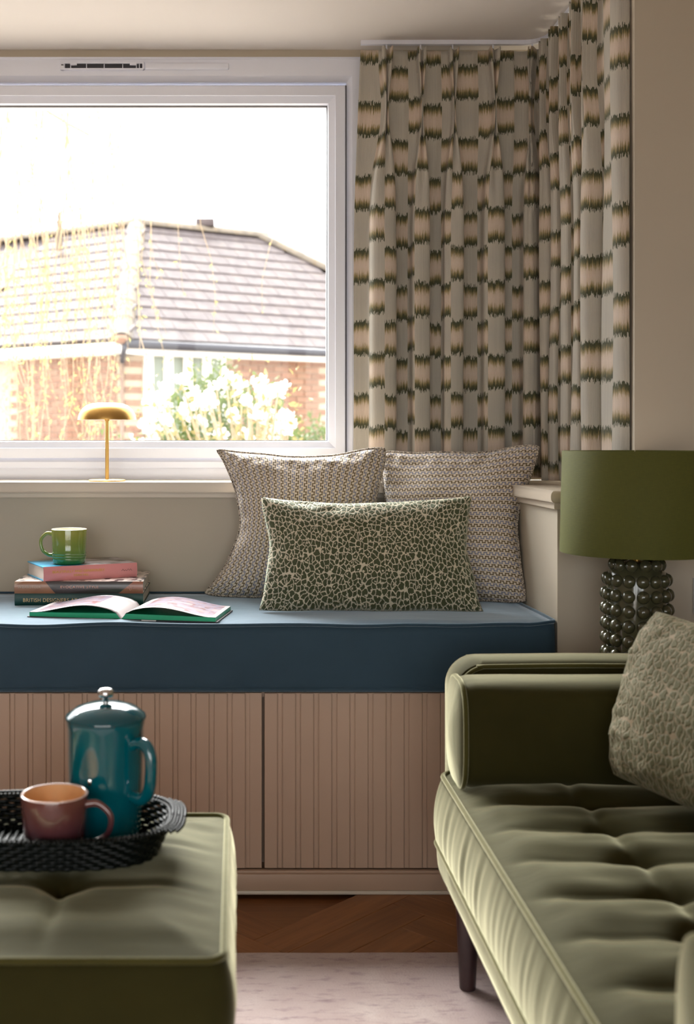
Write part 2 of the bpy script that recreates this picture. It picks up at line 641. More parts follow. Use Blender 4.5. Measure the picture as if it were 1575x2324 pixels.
# window frames: a profile swept round a rectangle in the XZ plane
def ring(name, x0, x1, z0, z1, prof, m, parent=None, side=None, kind=False):
    """prof: list of (inset from the rectangle, depth y); side = x of a side window (then x0,x1 are y)"""
    v, f = [], []
    n = len(prof)
    for (cx, cz, sx, sz) in ((x0, z0, 1, 1), (x1, z0, -1, 1), (x1, z1, -1, -1), (x0, z1, 1, -1)):
        for ins, y in prof:
            if side is None:
                v.append((cx + sx * ins, y, cz + sz * ins))
            else:
                v.append((y, cx + sx * ins, cz + sz * ins))
    for c in range(4):
        d = (c + 1) % 4
        for k in range(n):
            l = (k + 1) % n
            f.append((c * n + k, c * n + l, d * n + l, d * n + k))
    bm = bmesh.new()
    vv = [bm.verts.new(q) for q in v]
    for q in f:
        bm.faces.new([vv[k] for k in q])
    return from_bm(name, bm, m, parent)


WX0, WX1 = -2.40, 0.387
win = struct(ring('window_1', WX0, WX1, SILL, 2.133, [(0, YF), (0.0515, YF), (0.0665, YF + .014), (0.0665, 3.40), (0, 3.40)], M['upvc']))
# lower step of the frame (taller at the bottom) and stepped board on the sill
box('frame_step', (WX0, YF - 0.004, SILL), (WX1, YF + 0.02, SILL + 0.034), M['upvc'], win, 0.003)
box('head_bead', (WX0, YF - 0.003, 2.128), (WX1, YF + 0.01, 2.135), M['upvc'], win, 0.0015)
SX0, SX1, SZ0, SZ1 = WX0 + 0.071, 0.316, 0.9795, 2.053
ring('gasket', SX0 - .004, SX1 + .004, SZ0 - .004, SZ1 + .004, [(0, YF + .012), (0.006, YF + .012), (0.006, YF + .03), (0, YF + .03)], M['gasket'], win)
sash = ring('sash', SX0, SX1, SZ0, SZ1, [(0, YF + .001), (0.002, YF - .001), (0.0285, YF - .001), (0.0295, YF + .0025), (0.0475, YF + .014), (0.0505, YF + .030), (0.0505, 3.38), (0, 3.38)], M['upvc'], win)
ring('glazing_seal', SX0 + .047, SX1 - .047, SZ0 + .047, SZ1 - .047, [(0, YF + .028), (0.0045, YF + .028), (0.0045, YF + .042), (0, YF + .042)], M['gasket'], sash)
box('pane', (SX0 + .04, 3.345, SZ0 + .04), (SX1 - .04, 3.351, SZ1 - .04), M['glass'], sash)

# trickle vent on the head of the frame
tv = link('trickle_vent', None, win)
vx0, vxm, vx1 = px(137, YF), px(328, YF), px(520, YF)
vz0, vz1 = pz(160, YF), pz(141, YF)
bm = bmesh.new()
bevel_box(bm, (vx0, YF - .008, vz0), (vxm, YF + .004, vz0 + .005), .002)
bevel_box(bm, (vx0, YF - .008, vz1 - .006), (vxm, YF + .004, vz1), .002)
bevel_box(bm, (vx0, YF - .008, vz0), (vx0 + .014, YF + .004, vz1), .004)
bevel_box(bm, (vxm - .006, YF - .008, vz0), (vxm, YF + .004, vz1), .002)
from_bm('vent_surround', bm, M['upvc'], tv, auto=.7)
box('vent_opening', (vx0 + .012, YF - .002, vz0 + .004), (vxm - .004, YF + .002, vz1 - .004), M['vent_dark'], tv)
for q in (160, 196, 236, 278, 309, 316):
    box('vent_rib', (px(q, YF), YF - .006, vz0 + .004), (px(q + 1.6, YF), YF, vz1 - .005), M['upvc'], tv)
for q in (160, 295):
    box('vent_clip', (px(q, YF), YF - .009, vz1 - .011), (px(q + 15, YF), YF, vz1 - .004), M['upvc'], tv, .001)
box('vent_cover', (vxm, YF - .007, vz0 + .001), (vx1, YF + .004, vz1 - .002), M['upvc'], tv, .006, 4)
lathe('screw', [(0, 0), (.0035, 0), (.0035, .002), (0, .002)], M['vent_dark'], tv, (vx0 + .007, YF - .008, (vz0 + vz1) / 2), 12)

# side window of the bay, behind the curtain
w2 = struct(ring('window_2', 2.745, 3.295, 0.93, 2.10, [(0, 0.965), (0.055, 0.965), (0.06, 0.975), (0.06, 1.03), (0, 1.03)], M['upvc'], None, side=True))
box('pane', (0.990, 2.80, 0.985), (0.996, 3.24, 2.045), M['glass'], w2)

# unseen glazed doors behind the camera, added and widened as room fill
for k, gx in enumerate((-2.2, -1.3, -0.4, 0.5)):
    dd = struct(ring('door_%d' % (k + 1), gx, gx + 0.9, 0.0, 2.08, [(0, -2.66), (0.07, -2.66), (0.07, -2.62), (0, -2.62)], M['upvc']))
    box('pane', (gx + .06, -2.643, .06), (gx + 0.84, -2.637, 2.02), M['glass'], dd)

# herringbone planks on the strip of floor that is not covered by the rug
PW, PL = 0.088, 0.44
bm = bmesh.new()
bevel_box(bm, (-PL / 2 + .0004, -PW / 2 + .0004, -.012), (PL / 2 - .0004, PW / 2 - .0004, 0.0), .0009, 1)
pk = from_bm('plank', bm, M['oak'], floor, auto=.6, local=True)
pme = pk.data
bpy.data.objects.remove(pk)
R45 = math.radians(45)
pl = 0
for i in range(-40, 40):
    for j in range(-6, 7):
        ox, oy = i * PW + j * PL, i * PW - j * PL
        for (cx, cy, a) in ((ox + PL / 2, oy + PW / 2, 0), (ox + PW / 2, oy + PW + PL / 2, PI / 2)):
            X = (cx - cy) * math.sin(R45) + 0.10
            Y = (cx + cy) * math.cos(R45) + 2.30
            e = 0.19
            if -0.75 < X < 1.25 and 2.12 < Y + e and Y - e < 2.66 and Y + e < 2.80:
                piece('plank', pme, floor, (X, Y, 0), (0, 0, a + R45))
                pl += 1

# ------------------------------------------------------------------ window seat: cabinet, doors with slats
cab = thing('window_seat_cabinet', 'painted taupe window seat cabinet with reeded doors under the blue seat cushion', 'cabinet', (-.6, 2.8, 0))
CZ = 0.459
bm = bmesh.new()
bevel_box(bm, (-2.66, 2.628, 0.03), (XS - .003, 3.14, 0.05))
bevel_box(bm, (-2.66, 2.628, 0.442), (XS - .003, 3.14, CZ))
for xx in (-2.66, -1.9, -1.25, -.60, .054, XS - .021):
    bevel_box(bm, (xx, 2.665, 0.05), (xx + .018, 3.14, 0.442))
bevel_box(bm, (-2.66, 3.12, 0.05), (XS - .003, 3.14, 0.442))
from_bm('carcass', bm, M['joinery'], cab)
box('plinth', (-2.66, 2.600, 0.009), (XS - .003, 2.66, 0.0455), M['joinery'], cab, .002)
box('bottom_rail', (-2.66, 2.606, 0.0455), (XS - .003, 2.64, 0.0515), M['joinery'], cab, .001)
box('floor_bead', (-2.66, 2.596, 0.0), (XS - .003, 2.612, 0.009), M['sill'], cab, .003)
PER = 0.0413
sm = None
for dx0 in (-1.236, -.586, .0655):
    dx1 = dx0 + .6455
    if dx1 > XS - .004: dx1 = XS - .004
    dr = box('door', (dx0, 2.6145, 0.0545), (dx1, 2.628, 0.4545), M['joinery'], cab, .0008, 1)
    if sm is None:
        s0 = box('slat', (-.0148, -.0030, -.1995), (.0148, .0, .1995), M['joinery'], dr, .0012, 1, local=True)
        sm = s0.data
        s1 = box('bead', (-.0045, -.0014, -.1995), (.0045, .0, .1995), M['joinery'], dr, .0007, 1, local=True)
        bme = s1.data
        bpy.data.objects.remove(s0)
        bpy.data.objects.remove(s1)
    k = 0
    while True:
        xc = dx0 + .0148 + k * PER
        if xc + .0148 > dx1 + .003:
            break
        piece('slat', sm, dr, (xc, 2.6145, .2545))
        if xc + .0148 + .012 < dx1:
            piece('bead', bme, dr, (xc + PER / 2, 2.6145, .2545))
        k += 1


# ------------------------------------------------------------------ upholstered block with rounded plan corners
def block_vf(x0, x1, y0, y1, z0, z1, r, nx, ny, nzr, hfun, bulge, wob=None, side=None):
    """top heightfield + bulging sides, one mesh. hfun(x,y,e) -> extra z ; e = distance to the edge"""
    V, Fc = [], []

    def plan(i, j):
        a, b = i / nx, j / ny
        x, y = x0 + a * (x1 - x0), y0 + b * (y1 - y0)
        cx = x0 + r if x < x0 + r else (x1 - r if x > x1 - r else None)
        cy = y0 + r if y < y0 + r else (y1 - r if y > y1 - r else None)
        if cx is not None and cy is not None:
            dx, dy = (x - cx) / r, (y - cy) / r
            h = math.hypot(dx, dy)
            if h > 1e-6:
                k = max(abs(dx), abs(dy)) / h
                x, y = cx + dx * k * r, cy + dy * k * r
        return x, y
    for j in range(ny + 1):
        for i in range(nx + 1):
            x, y = plan(i, j)
            e = min(x - x0, x1 - x, y - y0, y1 - y)
            V.append((x, y, z1 + hfun(x, y, e)))
    W = nx + 1
    for j in range(ny):
        for i in range(nx):
            Fc.append((j * W + i, j * W + i + 1, (j + 1) * W + i + 1, (j + 1) * W + i))
    loop = [i for i in range(nx)] + [j * W + nx for j in range(ny)] + [ny * W + nx - i for i in range(nx)] + [(ny - j) * W for j in range(ny)]
    L = len(loop)
    prev = loop
    cxm, cym = (x0 + x1) / 2, (y0 + y1) / 2
    # outward normals along the loop
    pts = [Vector(V[k][:2]) for k in loop]
    nor = []
    for k in range(L):
        t = pts[(k + 1) % L] - pts[k - 1]
        n = Vector((t.y, -t.x))
        nor.append(n.normalized() if n.length > 0 else Vector((0, 0)))
    for q in range(1, nzr + 1):
        t = q / nzr
        cur = []
        for k in range(L):
            zt = V[loop[k]][2]
            z = zt + (z0 - zt) * t
            o = bulge * (math.sin(PI * t) ** 0.7)
            if wob:
                o += wob(pts[k].x, pts[k].y, z, t)
            if side:
                o += side(pts[k].x, pts[k].y, t)
            V.append((pts[k].x + nor[k].x * o, pts[k].y + nor[k].y * o, z))
            cur.append(len(V) - 1)
        for k in range(L):
            l = (k + 1) % L
            Fc.append((prev[k], cur[k], cur[l], prev[l]))
        prev = cur
    Fc.append(tuple(prev)[::-1])
    loop_pts = [V[k] for k in loop]
    bot_pts = [V[k] for k in prev]
    return V, Fc, loop_pts, bot_pts


def offs(pts, d=0.0, dz=0.0, step=1):
    return [(p[0], p[1], p[2] + dz) for p in pts[::step]]


# ------------------------------------------------------------------ blue seat cushion
seat = thing('seat_cushion', 'long blue velvet box cushion with piped edges on the window seat', 'cushion', (-.6, 2.86, CZ))


def seat_h(x, y, e):
    w = sstep(0, .06, e)
    z = -.006 + .008 * w + .0035 * nz(x * 4, y * 3, 2) * w
    ed = max(0, 1 - e / .035)
    z += ed * .006
    z += .006 * nz(x * 5.5, 3.1) * (1 - sstep(0, .12, y - 2.595))
    if x > .66:
        z += .010 * sstep(.66, .725, x) * (1 - sstep(.0, .5, y - 2.6)) * 0.7
    return z


V, Fc, lp, bp = block_vf(-2.655, XS - .006, 2.592, 3.135, CZ + .002, .612, .012, 170, 30, 8, seat_h, .004,
                         wob=lambda x, y, z, t: .002 * nz(x * 9, z * 14, y) * math.sin(PI * t))
mesh('cover', V, Fc, M['blue'], seat, smooth=True)
tube('top_piping', offs(lp, dz=.001), .0042, M['blue'], seat, 8, True)
tube('bottom_piping', offs(bp, dz=.006), .0042, M['blue'], seat, 8, True)


# ------------------------------------------------------------------ scatter cushions
def cushion(name, label, bl, br, tr, tl, thick, conc, m, pipe=None, seedv=0.0, wr=.006, pw=0.5, N=56, crn=.055, sizes=None, group=None, sag=0.0):
    """conc = inward pull of the left, right, bottom, top edges (fraction of the half size)"""
    bl, br, tr, tl = map(Vector, (bl, br, tr, tl))
    c = (bl + br + tr + tl) / 4
    ex = ((br + tr) - (bl + tl))
    ey = ((tl + tr) - (bl + br))
    nrm = ex.cross(ey).normalized()          # towards the camera when bl,br,tr,tl run counter-clockwise as seen
    lu, lv = ex.length / 2, ey.length / 2
    if sizes: lu, lv = sizes
    base = Vector((c.x, c.y, min(bl.z, br.z)))
    root = thing(name, label, 'cushion', base, group)

    def P(u, v, side):
        cl, cr_, cb, ct = conc
        eu = (1 - abs(v) ** 1.8)
        ev = (1 - abs(u) ** 2.2)
        uu = u + (cl * eu * max(0, -u) ** 1.5) - (cr_ * eu * max(0, u) ** 1.5)
        vv = v + (cb * ev * max(0, -v) ** 1.5) - (ct * ev * max(0, v) ** 1.5)
        rim = max(abs(u), abs(v))
        ck = 1 - crn * (abs(u) * abs(v)) ** 5
        uu, vv = uu * ck, vv * ck
        rw = sstep(.55, 1.0, rim)
        uu += rw * .03 * nz(v * 2.3 + seedv, u * .6, 1.7)
        vv += rw * .03 * nz(u * 2.3 + seedv, v * .6, 4.2)
        a, b = (uu + 1) / 2, (vv + 1) / 2
        p = bl * (1 - a) * (1 - b) + br * a * (1 - b) + tr * a * b + tl * (1 - a) * b
        q = max(0.0, (1 - u * u) * (1 - v * v))
        t = thick * .5 * (q ** pw)
        # creases running in from the rim
        cre = rw * (1 - sstep(.93, 1.0, rim))
        t += cre * wr * (nz(u * 7 + seedv, v * 7, side * 3) + .5 * nz(u * 15, v * 15 + seedv, side))
        t += q * wr * 1.2 * nz(u * 2.0 + seedv, v * 2.0, side * 2.0)
        return p + nrm * (t * side) + Vector((0, 0, -sag * q))
    V, Fc, UV = [], [], []
    W = N + 1
    grid = [math.sin(PI / 2 * (2 * i / N - 1)) * .35 + (2 * i / N - 1) * .65 for i in range(W)]
    idx = {}
    for s in (1, -1):
        for j in range(W):
            for i in range(W):
                edge = i in (0, N) or j in (0, N)
                if s == -1 and edge:
                    idx[(s, i, j)] = idx[(1, i, j)]
                    continue
                idx[(s, i, j)] = len(V)
                V.append(P(grid[i], grid[j], s))
                UV.append(((grid[i] + 1) * lu, (grid[j] + 1) * lv))
        for j in range(N):
            for i in range(N):
                q = (idx[(s, i, j)], idx[(s, i + 1, j)], idx[(s, i + 1, j + 1)], idx[(s, i, j + 1)])
                Fc.append(q if s == 1 else q[::-1])
    mesh('cover', V, Fc, m, root, smooth=True, uv=UV)
    rim = [(i, 0) for i in range(N)] + [(N, j) for j in range(N)] + [(N - i, N) for i in range(N)] + [(0, N - j) for j in range(N)]
    rp = [V[idx[(1, i, j)]] for i, j in rim]
    if pipe:
        o = tube('piping', rp, pipe[0], pipe[1], root, 8, True)
    return root


def CP(x, y, d):
    return (px(x, d), d, pz(y, d))


M['pipe_pattern'] = squiggle_mat('squiggle_piping', False)
_m, _nt, _b = new_mat('woven_piping', S(120, 104, 74), .85)
_c = nois(_nt, coord(_nt), 260, 2)
_nt.links.new(ramp(_nt, _c, [(.35, S(70, 58, 40)), (.5, S(150, 140, 130)), (.65, S(214, 200, 180))]), _b.inputs['Base Color'])
M['woven_pipe'] = _m

cushion('square_cushion', 'square squiggle-weave cushion leaning against the sill, pattern running upright, nearest the books',
        CP(452, 1358, 3.03), CP(872, 1368, 3.00), CP(888, 1004, 3.06), CP(478, 1008, 3.07), .15, (.40, .16, .06, .18), M['squig'],
        (.0045, M['woven_pipe']), 1.3, wr=.010, sizes=(.24, .23), crn=.085, group='pair of squiggle-weave cushions')
cushion('square_cushion', 'square squiggle-weave cushion in the corner by the curtain, pattern turned sideways',
        CP(850, 1356, 3.09), CP(1204, 1380, 2.86), CP(1242, 998, 2.97), CP(856, 1018, 3.10), .15, (.14, .26, .06, .12), M['squig_r'],
        (.0045, M['woven_pipe']), 5.1, wr=.010, sizes=(.24, .23), crn=.085, group='pair of squiggle-weave cushions')
cushion('lumbar_cushion', 'rectangular green and cream leopard-spot velvet cushion in front of two squiggle cushions',
        CP(584, 1389, 2.78), CP(1102, 1388, 2.78), CP(1076, 1124, 2.85), CP(586, 1126, 2.85), .13, (.10, .10, .015, .14), M['leopard'],
        None, 9.4, wr=.007, sizes=(.275, .145), crn=.015)

# ------------------------------------------------------------------ brass table lamp on the sill
lx, ly = px(243, 3.19), 3.19
bl = thing('table_lamp', 'small brass mushroom table lamp on the window sill', 'lamp', (lx, ly, SILL + .0005))
lathe('base', [(0, 0), (.051, 0), (.051, .003), (.0495, .004), (.008, .0055), (0, .0055)], M['brass'], bl, (lx, ly, SILL + .0005), 64)
lathe('stem', [(0, .004), (.0052, .004), (.0052, .168), (.0072, .168), (.0072, .174), (0, .174)], M['brass'], bl, (lx, ly, SILL), 24)
prof_o = [(.0818, .0), (.0812, .006), (.0775, .018), (.070, .030), (.058, .040), (.044, .0455), (.025, .0475), (0, .048)]
prof_i = [(0, .045), (.025, .0445), (.043, .0425), (.0565, .037), (.068, .028), (.0755, .017), (.0795, .006), (.080, .0)]
sh = lathe('lamp_shade', prof_o + prof_i[1:0] + [], M['brass'], bl, (lx, ly, pz(953, ly)), 72, math.radians(60))
lathe('shade_lining', prof_i + [(.0818, 0)], M['white_in'], bl, (lx, ly, pz(953, ly)), 72, math.radians(60))
lathe('touch_button', [(0, 0), (.005, 0), (.005, .0015), (0, .0018)], M['gasket'], bl, (lx, ly, pz(953, ly) + .0478), 16)

# ------------------------------------------------------------------ books
SEATZ = .6145


def text(name, body, size, m, parent, x, y, z, rot=0.0, align='LEFT', sx=1.0, space=1.0):
    cu = bpy.data.curves.new(name, 'FONT')
    cu.body = body
    cu.size = size
    cu.extrude = .0002
    cu.align_x = align
    cu.align_y = 'CENTER'
    cu.space_character = space
    cu.materials.append(m)
    t_ = link('lettering', cu)
    bpy.context.view_layer.update()
    me = bpy.data.meshes.new_from_object(t_.evaluated_get(bpy.context.evaluated_depsgraph_get()))
    bpy.data.objects.remove(t_)
    bpy.data.curves.remove(cu)
    o = link(name, me, parent)
    o.location = (x, y, z)
    o.rotation_euler = (PI / 2, 0, rot)
    o.scale = (sx, 1, 1)
    return o


def pages_mat(name, col, edge=(0.8, 0.76, 0.7)):
    m, nt, b = new_mat(name, col, .8)
    s = mapping(nt, coord(nt), (2, 2, 900))
    n = nois(nt, s, 1.0, 2)
    nt.links.new(mix(nt, n, tuple(x * .7 for x in col), col), b.inputs['Base Color'])
    bump(nt, b, n, .2, .0004)
    return m


M['pages'] = pages_mat('book_pages', S(226, 216, 206))
M['gold_print'] = new_mat('gold_print', S(226, 196, 140), .5)[0]
M['rose_print'] = new_mat('rose_print', S(226, 170, 150), .5)[0]
M['grey_print'] = new_mat('grey_print', S(190, 170, 150), .5)[0]
M['yellow_print'] = new_mat('yellow_print', S(206, 170, 40), .5)[0]
M['black_print'] = new_mat('black_print', S(40, 30, 34), .5)[0]
M['green_cover'] = painted('green_book_cloth', S(10, 66, 60), .45, .15, .1, 900)


def jacket_mat(name, kind):
    m, nt, b = new_mat(name, (0.5, 0.4, 0.4), .35)
    s = nd(nt, 'ShaderNodeSeparateXYZ', {0: coord(nt)})
    x, y, z = s.outputs
    n = nois(nt, coord(nt), 28, 4)
    if kind == 'pink':
        spine = S(214, 142, 142)
        blue = S(70, 170, 214)
        photo = ramp(nt, nois(nt, mapping(nt, coord(nt), (12, 22, 1)), 1.0, 4), [(.38, S(84, 74, 56)), (.5, S(190, 180, 186)), (.62, S(226, 220, 226))])
        edge = mth(nt, 'GREATER_THAN', x, mth(nt, 'ADD', .112, mth(nt, 'MULTIPLY', y, -.25)))
        top = mix(nt, edge, blue, photo)
        col = mix(nt, mth(nt, 'GREATER_THAN', y, .0045), spine, top)
    else:
        tan = mix(nt, n, S(170, 118, 84), S(138, 92, 64))
        char = mix(nt, n, S(70, 62, 60), S(54, 48, 48))
        rust = mix(nt, n, S(160, 96, 72), S(132, 80, 60))
        zt = mth(nt, 'SUBTRACT', .030, z)
        a = mth(nt, 'GREATER_THAN', x, mth(nt, 'ADD', .078, mth(nt, 'MULTIPLY', zt, .85)))
        c = mth(nt, 'GREATER_THAN', x, mth(nt, 'SUBTRACT', .300, mth(nt, 'MULTIPLY', zt, 1.25)))
        col = mix(nt, a, tan, char)
        col = mix(nt, c, col, rust)
        hat = mth(nt, 'GREATER_THAN', mth(nt, 'SUBTRACT', z, mth(nt, 'MULTIPLY', x, .45)), .0205)
        col = mix(nt, hat, col, S(186, 150, 124))
        top = mix(nt, mth(nt, 'GREATER_THAN', nois(nt, coord(nt), 45, 2), .56), S(220, 204, 196), S(60, 54, 56))
        col = mix(nt, mth(nt, 'GREATER_THAN', y, .0045), col, top)
    nt.links.new(col, b.inputs['Base Color'])
    b.inputs['Coat Weight'].default_value = .3
    return m


M['pink_jacket'] = jacket_mat('pink_jacket', 'pink')
M['brown_jacket'] = jacket_mat('brown_jacket', 'brown')


def book(name, label, loc, rz, L, D, T, cover, group):
    """spine on the near side (local y = 0), title running along +x"""
    root = thing(name, label, 'book', loc, group, rz)
    b = .0032
    bm = bmesh.new()
    bevel_box(bm, (0, .002, 0), (L, D, b), .0008, 1)
    bevel_box(bm, (0, .002, T - b), (L, D, T), .0008, 1)
    # slightly rounded spine
    n = 10
    pts = []
    for k in range(n + 1):
        a = -1 + 2 * k / n
        pts.append((-.0028 * (1 - a * a) + .002, T / 2 + a * T / 2))
    vs_ = []
    for xx in (0, L):
        vs_.append([bm.verts.new((xx, p[0], p[1])) for p in pts] + [bm.verts.new((xx, p[0] + .003, p[1])) for p in pts[::-1]])
    m_ = len(vs_[0])
    for k in range(m_):
        l = (k + 1) % m_
        bm.faces.new((vs_[0][k], vs_[0][l], vs_[1][l], vs_[1][k]))
    bm.faces.new(vs_[0][::-1])
    bm.faces.new(vs_[1])
    bmesh.ops.recalc_face_normals(bm, faces=bm.faces)
    from_bm('cover', bm, cover, root, auto=.6, local=True)
    box('page_block', (.003, .005, b), (L - .003, D - .004, T - b), M['pages'], root, .0, 1, local=True)
    return root


d0 = 2.895
bk1 = book('book', 'closed book with dark green spine at the bottom of the stack', (px(33, d0), d0, SEATZ - .0015), 0.0, .325, .235, .0305, M['green_cover'], 'books stacked on the window seat')
text('title', 'BRITISH DESIGNERS AT HOME', .0135, M['gold_print'], bk1, .021, -.0012, .0135, 0, 'LEFT', .92, 1.08)
z2 = SEATZ - .0015 + .0308
bk2 = book('book', 'closed book with tan and charcoal patterned spine, middle of the stack', (px(33, d0), d0 - .003, z2), 0.0, .325, .235, .0302, M['brown_jacket'], 'books stacked on the window seat')
text('title', 'EVOCATIVE STYLE', .0088, M['rose_print'], bk2, .116, -.0012, .0165, 0, 'LEFT', 1.22, 1.12)
text('author', 'WEARSTLER', .0085, M['grey_print'], bk2, .009, -.0012, .0165, 0, 'LEFT', 1.15, 1.12)
emb = [(.285 + .016 * q, -.0012, .013 + .006 * math.sin(q * 9)) for q in [k / 9 for k in range(10)]]
e_ = tube('spine_emblem', emb, .0004, M['rose_print'], None, 5)
e_.parent = bk2
z3 = z2 + .0305
bk3 = book('book', 'closed book with pink spine on top of the stack under the green mug', (px(100, 2.895), 2.890, z3), math.radians(25), .250, .160, .0365, M['pink_jacket'], 'books stacked on the window seat')
text('title', 'BEAUTIFULLY AND GENEROUSLY', .0088, M['yellow_print'], bk3, .022, -.0012, .0225, 0, 'LEFT', 1.05, 1.0)
text('author', 'DEAN HILL', .0078, M['yellow_print'], bk3, .078, -.0012, .0125, 0, 'LEFT', 1.0, 1.05)
zig = [(.207 + .0035 * k, -.0012, .018 + (.004 if k % 2 else -.001) * (1 if k % 3 else .4)) for k in range(9)]
e_ = tube('spine_emblem', zig, .0005, M['black_print'], None, 5)
e_.parent = bk3


# open book on the front of the seat
def open_book():
    zs = SEATZ - .001
    nl = Vector((px(65, 2.70), 2.70, 0))
    nr = Vector((px(491, 2.615), 2.615, 0))
    u = (nr - nl)
    W = u.length / 2
    ang = math.atan2(u.y, u.x)
    mid = (nl + nr) / 2
    root = thing('open_book', 'large open picture book with bright green page edges on the blue seat', 'book', (mid.x, mid.y, zs), None, ang)
    D = .180
    bm = bmesh.new()
    bevel_box(bm, (-W - .003, -.003, 0), (-.006, D + .003, .003), .0008, 1)
    bevel_box(bm, (.006, -.003, 0), (W + .003, D + .003, .003), .0008, 1)
    bevel_box(bm, (-.006, -.003, 0), (.006, D + .003, .0022), .0005, 1)
    from_bm('cover', bm, M['black_print'], root, local=True)
    green = new_mat('green_gilt_edges', S(0, 156, 106), .35)[0]

    def hl(a):      # top of the page block against distance from the spine (0..1)
        return .003 + .0125 * sstep(0, .05, a) - .003 * a

    def sheet(a):   # loose top pages that arch up from the gutter
        return hl(a) + .0005 + .0205 * (math.sin(PI * min(1, a / .92)) ** 1.0) * (1 - a) ** .55 * sstep(0, .12, a) * 1.15
    N = 40
    for s in (-1, 1):
        V, Fc = [], []
        for j, yy in enumerate((0, D)):
            for i in range(N + 1):
                a = i / N
                V.append((s * (.001 + a * (W - .003)), yy, hl(a)))
                V.append((s * (.001 + a * (W - .003)), yy, .003))
        n2 = 2 * (N + 1)
        for i in range(N):
            a0, a1 = 2 * i, 2 * i + 2
            Fc += [(a0, a0 + 1, a1 + 1, a1), (n2 + a0, n2 + a1, n2 + a1 + 1, n2 + a0 + 1), (a0, a1, n2 + a1, n2 + a0), (a0 + 1, n2 + a0 + 1, n2 + a1 + 1, a1 + 1)]
        Fc += [(2 * N, 2 * N + 1, n2 + 2 * N + 1, n2 + 2 * N)]
        bm = bmesh.new()
        vv = [bm.verts.new(q) for q in V]
        for q in Fc:
            bm.faces.new([vv[k] for k in q])
        from_bm('page_block', bm, green, root, auto=.6, local=True)
        V, Fc, UV = [], [], []
        for j in range(9):
            yy = D * j / 8
            for i in range(N + 1):
                a = i / N
                V.append((s * (.001 + a * (W - .003)), yy, sheet(a)))
                UV.append((a, j / 8))
        K = len(V)
        V += [(x, y, z - .0009) for x, y, z in V]
        for j in range(8):
            for i in range(N):
                q = (j * (N + 1) + i, j * (N + 1) + i + 1, (j + 1) * (N + 1) + i + 1, (j + 1) * (N + 1) + i)
                Fc.append(q if s > 0 else q[::-1])
                w = tuple(K + k for k in q)
                Fc.append(w[::-1] if s > 0 else w)
        for (st, dr, cnt) in ((0, 1, N), (8 * (N + 1), 1, N)):
            for i in range(cnt):
                Fc.append((st + i, st + i + 1, K + st + i + 1, K + st + i))
        for i in range(8):
            Fc.append((i * (N + 1) + N, (i + 1) * (N + 1) + N, K + (i + 1) * (N + 1) + N, K + i * (N + 1) + N))
        m, nt, b = new_mat('printed_page', (0.8, 0.75, 0.74), .3)
        uv = nd(nt, 'ShaderNodeUVMap', uv_map='UVMap').outputs[0]
        sp = nd(nt, 'ShaderNodeSeparateXYZ', {0: uv})
        bl_ = nd(nt, 'ShaderNodeTexBrick', {'Vector': uv, 'Color1': (*S(150, 118, 114), 1), 'Color2': (*S(168, 148, 144), 1), 'Mortar': (*S(116, 66, 62), 1), 'Scale': 1.1 if s > 0 else 1.4, 'Mortar Size': .04}).outputs[0]
        n = nois(nt, mapping(nt, uv, (7, 11, 1)), 1.0, 3)
        pic = mix(nt, ramp(nt, n, [(.38, (0, 0, 0)), (.52, (1, 1, 1))]), bl_, S(128, 120, 136))
        pic = mix(nt, mth(nt, 'GREATER_THAN', n, .6), pic, S(112, 78, 76))
        ins = mth(nt, 'MULTIPLY', mth(nt, 'LESS_THAN', sp.outputs[0], .95), mth(nt, 'GREATER_THAN', sp.outputs[0], .2 if s > 0 else .3))
        ins = mth(nt, 'MULTIPLY', ins, mth(nt, 'GREATER_THAN', sp.outputs[1], .06))
        nt.links.new(mix(nt, ins, S(176, 168, 168), pic), b.inputs['Base Color'])
        mesh('page', V, Fc, m, root, smooth=True, local=True, uv=UV)
    box('barcode_label', (.05, -.0036, .0004), (.085, -.003, .0026), M['white_in'], root, local=True)


open_book()


# ------------------------------------------------------------------ mugs
def mug(name, label, c, r_top, r_bot, h, m, m_in, hdir, hr, rings, group=None, lip=None):
    root = thing(name, label, 'mug', c, group)
    prof = [(0, 0), (r_bot * .9, 0), (r_bot, .003)]
    for z in rings:
        rr = r_bot + (r_top - r_bot) * z / h
        prof += [(rr, z - .0035), (rr + .0011, z - .0015), (rr + .0011, z + .0015), (rr, z + .0035)]
    prof += [(r_bot + (r_top - r_bot) * .6, h * .6), (r_top, h - .003), (r_top - .0004, h - .001)]
    lathe('body', prof, m, root, c, 72, math.radians(60))
    t = .0042
    lathe('rim', [(r_top - .0004, h - .001), (r_top - .0016, h), (r_top - t + .0012, h), (r_top - t, h - .0015)], lip or m_in, root, c, 72, math.radians(60))
    lathe('lining', [(r_top - t, h - .0015), (r_bot - t, .008), (r_bot * .8, .005), (0, .005)], m_in, root, c, 72, math.radians(60))
    dx, dy = math.cos(hdir), math.sin(hdir)
    ctl = [(r_bot + (r_top - r_bot) * .8 - .002, h * .84), (r_top + hr * .45, h * .86), (r_top + hr * .92, h * .72), (r_top + hr, h * .55), (r_top + hr * .8, h * .36), (r_top + hr * .3, h * .245), (r_bot + (r_top - r_bot) * .3 - .002, h * .235)]
    pts = smooth_path([(c[0] + dx * a, c[1] + dy * a, c[2] + z) for a, z in ctl], 7)
    tube('handle', pts, [.0042 + .0016 * abs(2 * k / (len(pts) - 1) - 1) ** 2 for k in range(len(pts))], m, root, 12)
    return root


